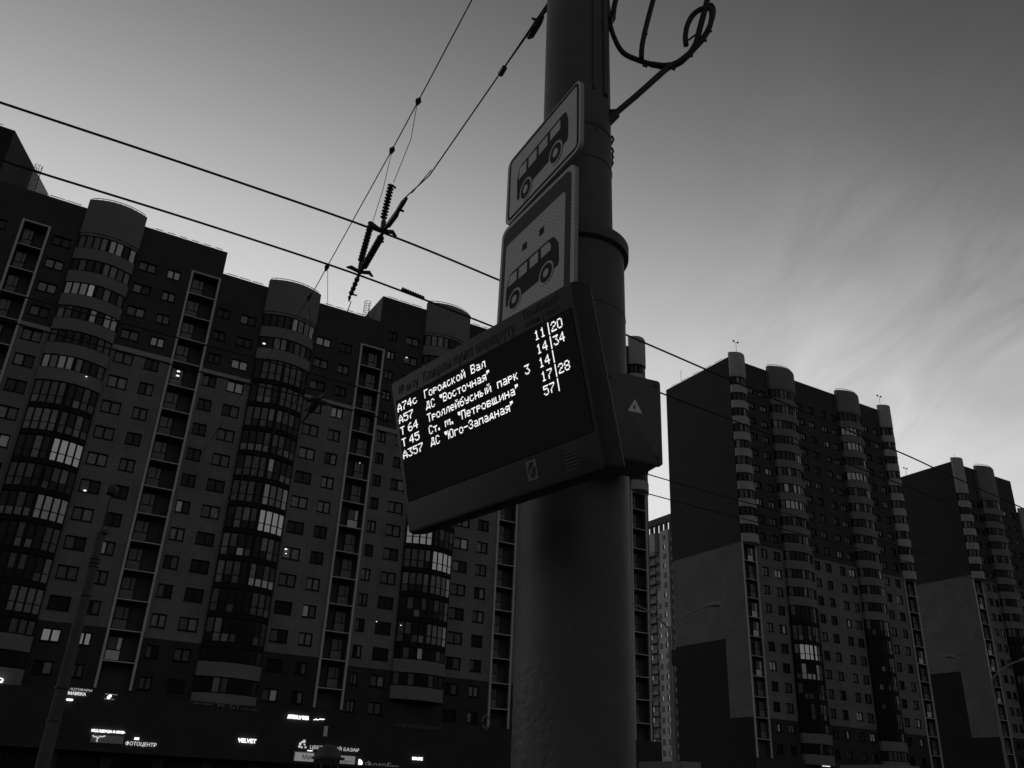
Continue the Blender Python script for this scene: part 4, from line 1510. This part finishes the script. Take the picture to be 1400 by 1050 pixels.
# small ribbed section on the lower wire
b = MB(); ins(b, H_(549, 395, ZW + 0.03), H_(580, 408, ZW + 0.03), 0.022, 9, 0.014)
b.build('wire_insulator', PORC, None, label='short ribbed insulator lying along the lower thick trolley wire', cat='insulator')
# hanger on the far pair, in front of the second bay
hg = thing('far_wire_hanger', 'dark hanger with insulators on the far wires, over the second curved bay', 'wire hanger', H_(425, 545, ZW))
oh = hg.location.copy()
T_ = lambda x, y, z=ZW + 0.1: H_(x, y, z) - oh
b = MB(); ins(b, T_(434, 546), T_(424, 562), 0.05, 5); b.build('ribbed_insulator', PORC, hg)
b = MB(); b.tube([T_(444, 540), T_(434, 546), T_(422, 565), T_(412, 578)], 0.02, 6); b.tube([T_(424, 544), T_(446, 552)], 0.03, 6); b.build('clamp', METAL, hg)
b = MB(); b.tube([T_(426, 447, ZW + .6), T_(430, 500, ZW + .3), T_(434, 546)], 0.004, 4); b.tube([T_(412, 578), T_(395, 602), T_(311, 683)], 0.005, 4); b.build('cable', WIRE, hg)

# ------------------------------------------------------------------ street lamps
def ground_of(x, y, d):
    p = at_dist(x, y, d); p.z = 0
    return p


lpL = ground_of(60, 1040, 30)
zt = at_dist(146, 668, 30).z
lamp = thing('lamp_post', 'tapered concrete post with a thin mast and ball lantern, in front of the left block', 'lamp post', lpL)
zc = at_dist(137, 728, 30).z
zr = at_dist(119, 775, 30).z
sm(lathe([(0.205, 0), (0.195, 2.0), (0.13, zc)], 24).build('post', CONC, lamp))
for dz in (0.0, 0.12, 0.24):
    rr = 0.20 - 0.07 * (zr + dz) / zc
    sm(lathe([(rr, zr + dz), (rr + 0.04, zr + dz + .01), (rr + 0.04, zr + dz + 0.06), (rr, zr + dz + .07)], 20).build('steel_band', METAL, lamp))
sm(lathe([(0.14, zr - 0.9), (0.18, zr - 0.88), (0.18, zr - 0.83), (0.14, zr - 0.81)], 20).build('steel_band', METAL, lamp))
for zz3 in (3.05, 3.95):
    sm(lathe([(0.18, zz3), (0.215, zz3 + 0.01), (0.215, zz3 + 0.05), (0.18, zz3 + .06)], 20).build('steel_band', METAL, lamp))
sm(lathe([(0.045, zc), (0.04, zt - 0.15)], 12).build('mast', METAL, lamp))
sm(lathe([(0.04, zt - 0.22), (0.16, zt - 0.16), (0.20, zt - 0.02), (0.19, zt + 0.05), (0.10, zt + 0.15), (0.02, zt + 0.18)], 20).build('lantern', METAL, lamp))
b = MB(); b.tube([(0.10, 0, zc - 0.05), (0.17, -0.03, zc + 0.0), (0.19, -0.05, zc + 0.1)], [0.05, 0.10, 0.03], 10); b.tube([(0.02, 0, zc + 0.35), (0.10, 0, zc + 0.3)], 0.02, 5); b.build('spotlight', METAL, lamp)


def double_lamp(x, y, d, label, hd=2.5, rot=0.0, head=True):
    base = ground_of(x, y, d)
    zt_ = at_dist(x, y, d).z
    L_ = thing('street_lamp', label, 'street lamp', base, rot, 'double armed street lamps along the avenue')
    LM = mat('galvanised_lamp', 0.28, 0.6, 0.1, 2)
    sm(lathe([(0.13, 0), (0.075, zt_)], 14).build('post', LM, L_))
    for s in (-1, 1):
        b = MB()
        P = [Vector((0, 0, zt_ - 0.05)), Vector((s * 0.35, 0, zt_ + 0.25)), Vector((s * 1.0, 0, zt_ + 0.75)), Vector((s * 1.7, 0, zt_ + 1.08)), Vector((s * hd * 0.88, 0, zt_ + 1.25))]
        b.tube(spline(P, 4), 0.045, 8); b.smooth = True
        b.build('arm', LM, L_)
        b = MB()
        b.tube([(s * hd * 0.84, 0, zt_ + 1.25), (s * hd * 0.92, 0, zt_ + 1.28), (s * hd * 1.06, 0, zt_ + 1.31), (s * hd * 1.1, 0, zt_ + 1.30)], [0.05, 0.12, 0.13, 0.05], 10)
        b.smooth = True
        b.build('lamp_head', LM, L_)
    return L_, zt_


A1, zt1 = double_lamp(915, 858, 47, 'double armed street lamp right of the pole, before the blank side wall of the tower')
b = MB(); b.box(0.02, 0.85, -0.04, 0.04, zt1 - 1.9, zt1 - 1.1); b.build('pennant_board', mat('lamp_banner', 0.06, 0.8), A1)
double_lamp(1355, 928, 67, 'double armed street lamp near the right edge of the photo')

# ------------------------------------------------------------------ shop signs on the left block
DXV = Vector((math.sin(YAW), math.cos(YAW), 0)); DYV = Vector((-math.cos(YAW), math.sin(YAW), 0))


def wpos(X, Y, Z):
    return DXV * X + DYV * Y + Vector((0, 0, Z + EYE))


MBAS = Matrix((DXV, Vector((0, 0, 1)), -DYV)).transposed().to_4x4()


def place(o, X, Y, Z):
    m = MBAS.copy(); m.translation = wpos(X, Y, Z)
    o.matrix_world = m
    return o


def shop_sign(s, x0, x1, z0, z1, m, label, y=yp - 0.12, group=None, bold=0.0, name='shop_sign', cat='sign'):
    me = text_mesh(s, 1.0, 0.03, m, bold=bold)
    xs = [v.co.x for v in me.vertices]; ys = [v.co.y for v in me.vertices]
    kx = (x1 - x0) / (max(xs) - min(xs)); ky = (z1 - z0) / (max(ys) - min(ys))
    for v in me.vertices:
        v.co.x = (v.co.x - min(xs)) * kx
        v.co.y = (v.co.y - min(ys)) * ky
    o = link(name, me, None, None, label, cat, group)
    return place(o, x0, y, z0)


SG = 'lit shop signs along the ground floors'
shop_sign('КАНЦТОВАРЫ', 7.0, 9.5, 7.44, 7.68, SIGNSOFT, 'upper row of tiny lit letters left of the loggia foot, reading stationery', group=SG, bold=.02)
sm1 = thing('framed_shop_sign', 'boxed row of tiny lit letters under the stationery sign', 'sign', (0, 0, 0), 0, SG)
place(sm1, 6.85, yp - 0.12, 7.0)
me = text_mesh('СИМАВЕКА', 0.36, 0.02, mat('sim_letters', 0.8, emit=0.8), 2.1, bold=.01); link('letters', me, sm1, (0.10, 0.08, 0))
b = MB(); b.box(-0.02, 2.46, 0.36, 0.40, -0.02, 0.02); b.box(-0.02, 2.46, -0.04, 0.0, -0.02, 0.02); b.box(2.42, 2.46, 0.001, 0.359, -0.019, 0.019); b.build('sign_frame', SIGNDIM, sm1)
b = MB(); b.tube([(0, 0, 0), (0.08, 0, 0), (0.54, 0.0, 0), (0.62, 0, 0)], [0.03, 0.10, 0.10, 0.03], 10)
place(b.build('shop_lamp', LIT, None, label='small glowing oblong lamp under the boxed sign', cat='lamp'), 7.45, yp - 0.15, 6.62)
lg = thing('logo_sign', 'small lit round logo between two thin bars at the foot of the second loggia', 'sign'); place(lg, 10.6, yp - 0.12, 6.95)
b = MB(); b.tube([(0.42, 0.05, 0), (0.50, 0.22, 0), (0.66, 0.38, 0)], [0.12, 0.15, 0.10], 8); b.build('logo', SIGNLIT, lg)
b = MB(); b.box(0.1, 1.2, 0.44, 0.47, -0.02, 0.02); b.box(0.1, 1.0, 0.0, 0.03, -0.02, 0.02); b.build('bar', SIGNSOFT, lg)
shop_sign('МЕД.ОДЕЖДА И ОБУВЬ', 10.25, 13.2, 3.98, 4.26, SIGNLIT, 'brightly lit row of letters, medical clothes and shoes, above a grey panel', group=SG, bold=.03)
mp_ = thing('panel_sign', 'grey panel with a glowing Y shaped collar logo, under the medical clothes letters', 'sign'); place(mp_, 10.35, yp - 0.12, 3.12)
b = MB(); b.box(0, 2.85, 0, 0.66, -0.04, 0.0); b.build('panel', mat('sign_panel_grey', 0.3, 0.6, 0.1, 2, emit=0.008), mp_)
b = MB(); b.tube([(0.1, 0.60, 0.04), (0.22, 0.48, 0.04), (0.45, 0.50, 0.04), (0.56, 0.36, 0.04), (0.56, 0.06, 0.04)], 0.045, 6); b.tube([(1.2, 0.62, 0.04), (0.95, 0.52, 0.04), (0.72, 0.54, 0.04), (0.56, 0.36, 0.04)], 0.045, 6); b.build('collar_logo', mat('logo_lit', 0.8, emit=0.55), mp_)
shop_sign('ФОТОЦЕНТР', 13.45, 16.25, 3.0, 3.42, SIGNSOFT.copy() if False else mat('foto_letters', 0.8, emit=0.55), 'lit photo centre letters beside the medical clothes sign', group=SG, bold=.01)
b = MB(); b.box(0, 0.42, 0, 0.2, -0.03, 0.03); place(b.build('sign_lamp', SIGNLIT, None, label='tiny bright square above the photo centre letters', cat='sign'), 14.15, yp - 0.12, 3.58)
shop_sign('магазин', 18.95, 20.8, 7.18, 7.36, SIGNDIM, 'faint small unlit word to the left of the large W, under the second bay', group=None)
shop_sign('W  GY', 21.2, 23.55, 7.05, 7.5, SIGNDIM, 'faint large unlit letters W GY under the second curved bay')
shop_sign('обуви и сумок', 23.7, 25.4, 6.98, 7.2, SIGNDIM, 'faint small unlit words to the right of the large Y, under the second bay')
shop_sign('VELVET', 23.9, 25.75, 3.98, 4.38, SIGNLIT, 'lit white word VELVET under the second bay', group=SG, bold=.03)
shop_sign('Q', 1.35, 1.95, 7.55, 7.98, SIGNLIT, 'lit letter cut by the left edge of the photo', group=SG, bold=.03)
shop_sign('АПТЕКА 24 ЧАСА', 28.6, 30.9, 6.58, 6.98, SIGNLIT, 'brightest lit strip of letters at the foot of the third loggia', group=SG, bold=.05)
b = MB(); b.tube([(0, 0, 0), (0.3, 0.08, 0), (0.55, 0.04, 0), (0.7, 0.14, 0), (0.95, 0.12, 0), (1.25, 0.16, 0)], [0.02, 0.06, 0.03, 0.04, 0.06, 0.02], 6)
place(b.build('neon_squiggle', SIGNLIT, None, label='little wavy neon line right of the brightest lit strip', cat='neon sign'), 31.4, yp - 0.12, 6.65)
b = MB(); b.box(0, 0.42, 0, 1.0, 0, 0.02)
place(b.build('lit_pane', GL_L, None, label='dim pale window pane under the wavy neon line', cat='window'), 32.7, yp - 0.08, 5.15)
fl_ = thing('flower_logo', 'lit flower shaped logo left of the flower bazaar letters', 'sign'); place(fl_, 30.1, yp - 0.12, 3.8)
fm = mat('flower_lit', 0.8, emit=0.5)
for (x, y, r_) in ((0.62, 0.70, 0.17), (0.25, 0.45, 0.14), (0.2, 0.2, 0.13), (0.45, 0.12, 0.10), (0.72, 0.40, 0.09), (0.40, 0.62, 0.09), (0.85, 0.15, 0.1)):
    flat(disc(x, y, r_, 10), -0.02, 0.02).build('petal', fm, fl_)
shop_sign('ЦВЕТОЧНЫЙ БАЗАР', 31.45, 36.85, 3.78, 4.28, mat('bazaar_letters', 0.8, emit=0.38), 'lit flower bazaar letters partly hidden by the dark dome', group=SG)
bb = thing('billboard', 'small lit poster case with faint lettering left of the dark dome', 'billboard'); place(bb, 29.75, yp - 0.30, 2.5)
b = MB(); b.box(0, 2.3, 0, 1.05, -0.1, -0.03); b.build('case', mat('bb_case', 0.3, 0.5), bb)
b = MB(); b.box(0.15, 2.15, 0.12, 0.93, -0.029, 0.0); b.build('poster', mat('bb_poster', 0.6, 0.5, 0.4, 3, emit=0.16), bb)
link('letters', text_mesh('Маг', 0.6, 0.01, FRAME), bb, (0.9, 0.32, 0.012))
b = MB(); b.box(1.4, 1.95, 1.1, 1.2, -0.05, 0.0); b.build('case_lamp', LIT, bb)
bb = thing('billboard', 'plain pale lit poster board right of the dark dome', 'billboard'); place(bb, 34.6, yp - 0.30, 2.42)
b = MB(); b.box(0, 1.85, 0, 0.98, -0.06, 0.0); b.build('board', mat('bb_board', 0.6, 0.5, 0.2, 1, emit=0.12), bb)
b = MB(); b.box(0.3, 1.5, 0.45, 0.5, 0.001, 0.01); b.box(0.3, 1.3, 0.3, 0.34, 0.001, 0.01); b.build('printed_line', mat('bb_line', 0.2), bb)
flat([(0, 0)] + [(0.5 * math.sin(R(a)) * 1.0, 0.40 - 0.40 * math.cos(R(a))) for a in range(0, 181, 15)], -0.03, 0.03)
hd_ = flat([(0.45 * math.sin(R(a)), 0.38 - 0.38 * math.cos(R(a))) for a in range(0, 181, 15)], -0.03, 0.03)
place(hd_.build('half_moon_lamp', SIGNLIT, None, label='glowing half round lamp left of the faint photo express letters', cat='lamp'), 36.95, yp - 0.12, 2.4)
shop_sign('ФотоExc', 37.75, 41.6, 2.35, 3.05, mat('ex_letters', 0.5, emit=0.05), 'dim grey letters cut by the bottom edge right of the half round lamp')
for (x, z) in ((39.4, 2.75), (39.7, 2.95), (39.55, 2.55), (39.95, 2.7)):
    pass
shop_sign('КАФЕ', 43.15, 44.4, 3.42, 3.76, SIGNLIT, 'small lit word reading cafe left of the pole', group=SG, bold=.05)
shop_sign('КОСМЕТОЛОГИЯ САЛОН', 40.6, 46.3, 6.62, 7.0, mat('cosm_letters', 0.2), 'faint unlit cosmetology letters under the third bay')
em = thing('emblem_sign', 'unlit looped emblem hanging at the foot of the fourth loggia', 'emblem'); place(em, 52.1, yp - 0.12, 7.1)
b = MB(); b.tube([(-0.55, 0.85, 0), (-0.35, 1.4, 0), (0, 1.7, 0), (0.35, 1.4, 0), (0.55, 0.85, 0)], 0.07, 6)
b.tube([(-0.5, 0.55, 0), (0, 0.25, 0), (0.5, 0.55, 0), (0.3, 0.2, 0), (0, 0.0, 0), (-0.3, 0.2, 0), (-0.5, 0.55, 0)], 0.06, 6); b.build('loop', SIGNDIM, em)
# second block
def shop2(s, x0, x1, z0, z1, m, label):
    return shop_sign(s, x0, x1, z0, z1, m, label, y=D2 - 0.75, bold=.04)


shop2('Том', 111.6, 112.7, 6.65, 6.95, mat('tom', 0.8, emit=0.4), 'dim small lit word left of the bright strip, foot of the nearest right tower')
shop2('ОПТИКА', 112.9, 114.6, 6.5, 7.0, SIGNLIT, 'bright lit strip at the foot of the tower right of the pole')
shop2('ЦВЕТЫ', 117.4, 118.9, 6.35, 6.75, SIGNLIT, 'bright lit word at the very bottom edge under the tower')

# ------------------------------------------------------------------ kiosk with a domed roof, and small low buildings at the foot of the view
kb = at_dist(447, 1048, 34); kb.z = 0
kz = at_dist(447, 1017, 34).z
ke = at_dist(447, 1035, 34).z
kk = thing('domed_kiosk', 'dark street kiosk with a domed roof in front of the flower bazaar sign', 'kiosk', kb, ROT)
KM = mat('kiosk_paint', 0.05, 0.6)
sm(lathe([(0.46, ke), (0.44, ke + 0.1), (0.36, ke + (kz - ke) * 0.62), (0.2, kz - 0.06), (0.02, kz)], 24).build('dome', mat('kiosk_dome', 0.09, 0.6), kk))
b = MB()
for s in (-1, 1):
    for t in (-1, 1):
        b.box(s * 0.30 - 0.03, s * 0.30 + 0.03, t * 0.30 - 0.03, t * 0.30 + 0.03, 1.0, ke - 0.08)
b.build('post', KM, kk)
b = MB(); b.box(-0.42, 0.42, -0.42, 0.42, 0, 1.0); b.build('counter', KM, kk)
b = MB(); b.box(-0.45, 0.45, -0.45, 0.45, ke - 0.08, ke - 0.001); b.build('eave', KM, kk)


def hut(x0, x1, ytop, d, label, m):
    a = at_dist(x0, ytop, d); c = at_dist(x1, ytop, d)
    w = (c - a).length
    p = (a + c) / 2
    p.z = 0
    zt_ = a.z
    t = thing('low_pavilion', label, 'pavilion', p, ROT)
    b = MB(); b.box(-w / 2, w / 2, 0, 5, 0, zt_ - 0.5); b.build('wall', BLACKW, t)
    b = MB(); b.box(-w / 2 - 0.1, w / 2 + 0.1, -0.2, 5.2, zt_ - 0.5, zt_); b.build('fascia', m, t)
    b = MB(); b.box(-w * 0.3, w * 0.3, -0.03, -0.002, 0.5, 2.2); b.build('window', GL_D, t)


hut(928, 958, 1041, 75, 'low pavilion with a pale fascia at the bottom edge, left of the tower corner', mat('pale_fascia', 0.30, 0.7))
hut(1215, 1262, 1046, 80, 'low pale fascia pavilion at the bottom edge, under the right end of the tower', mat('pale_fascia', 0.30, 0.7))
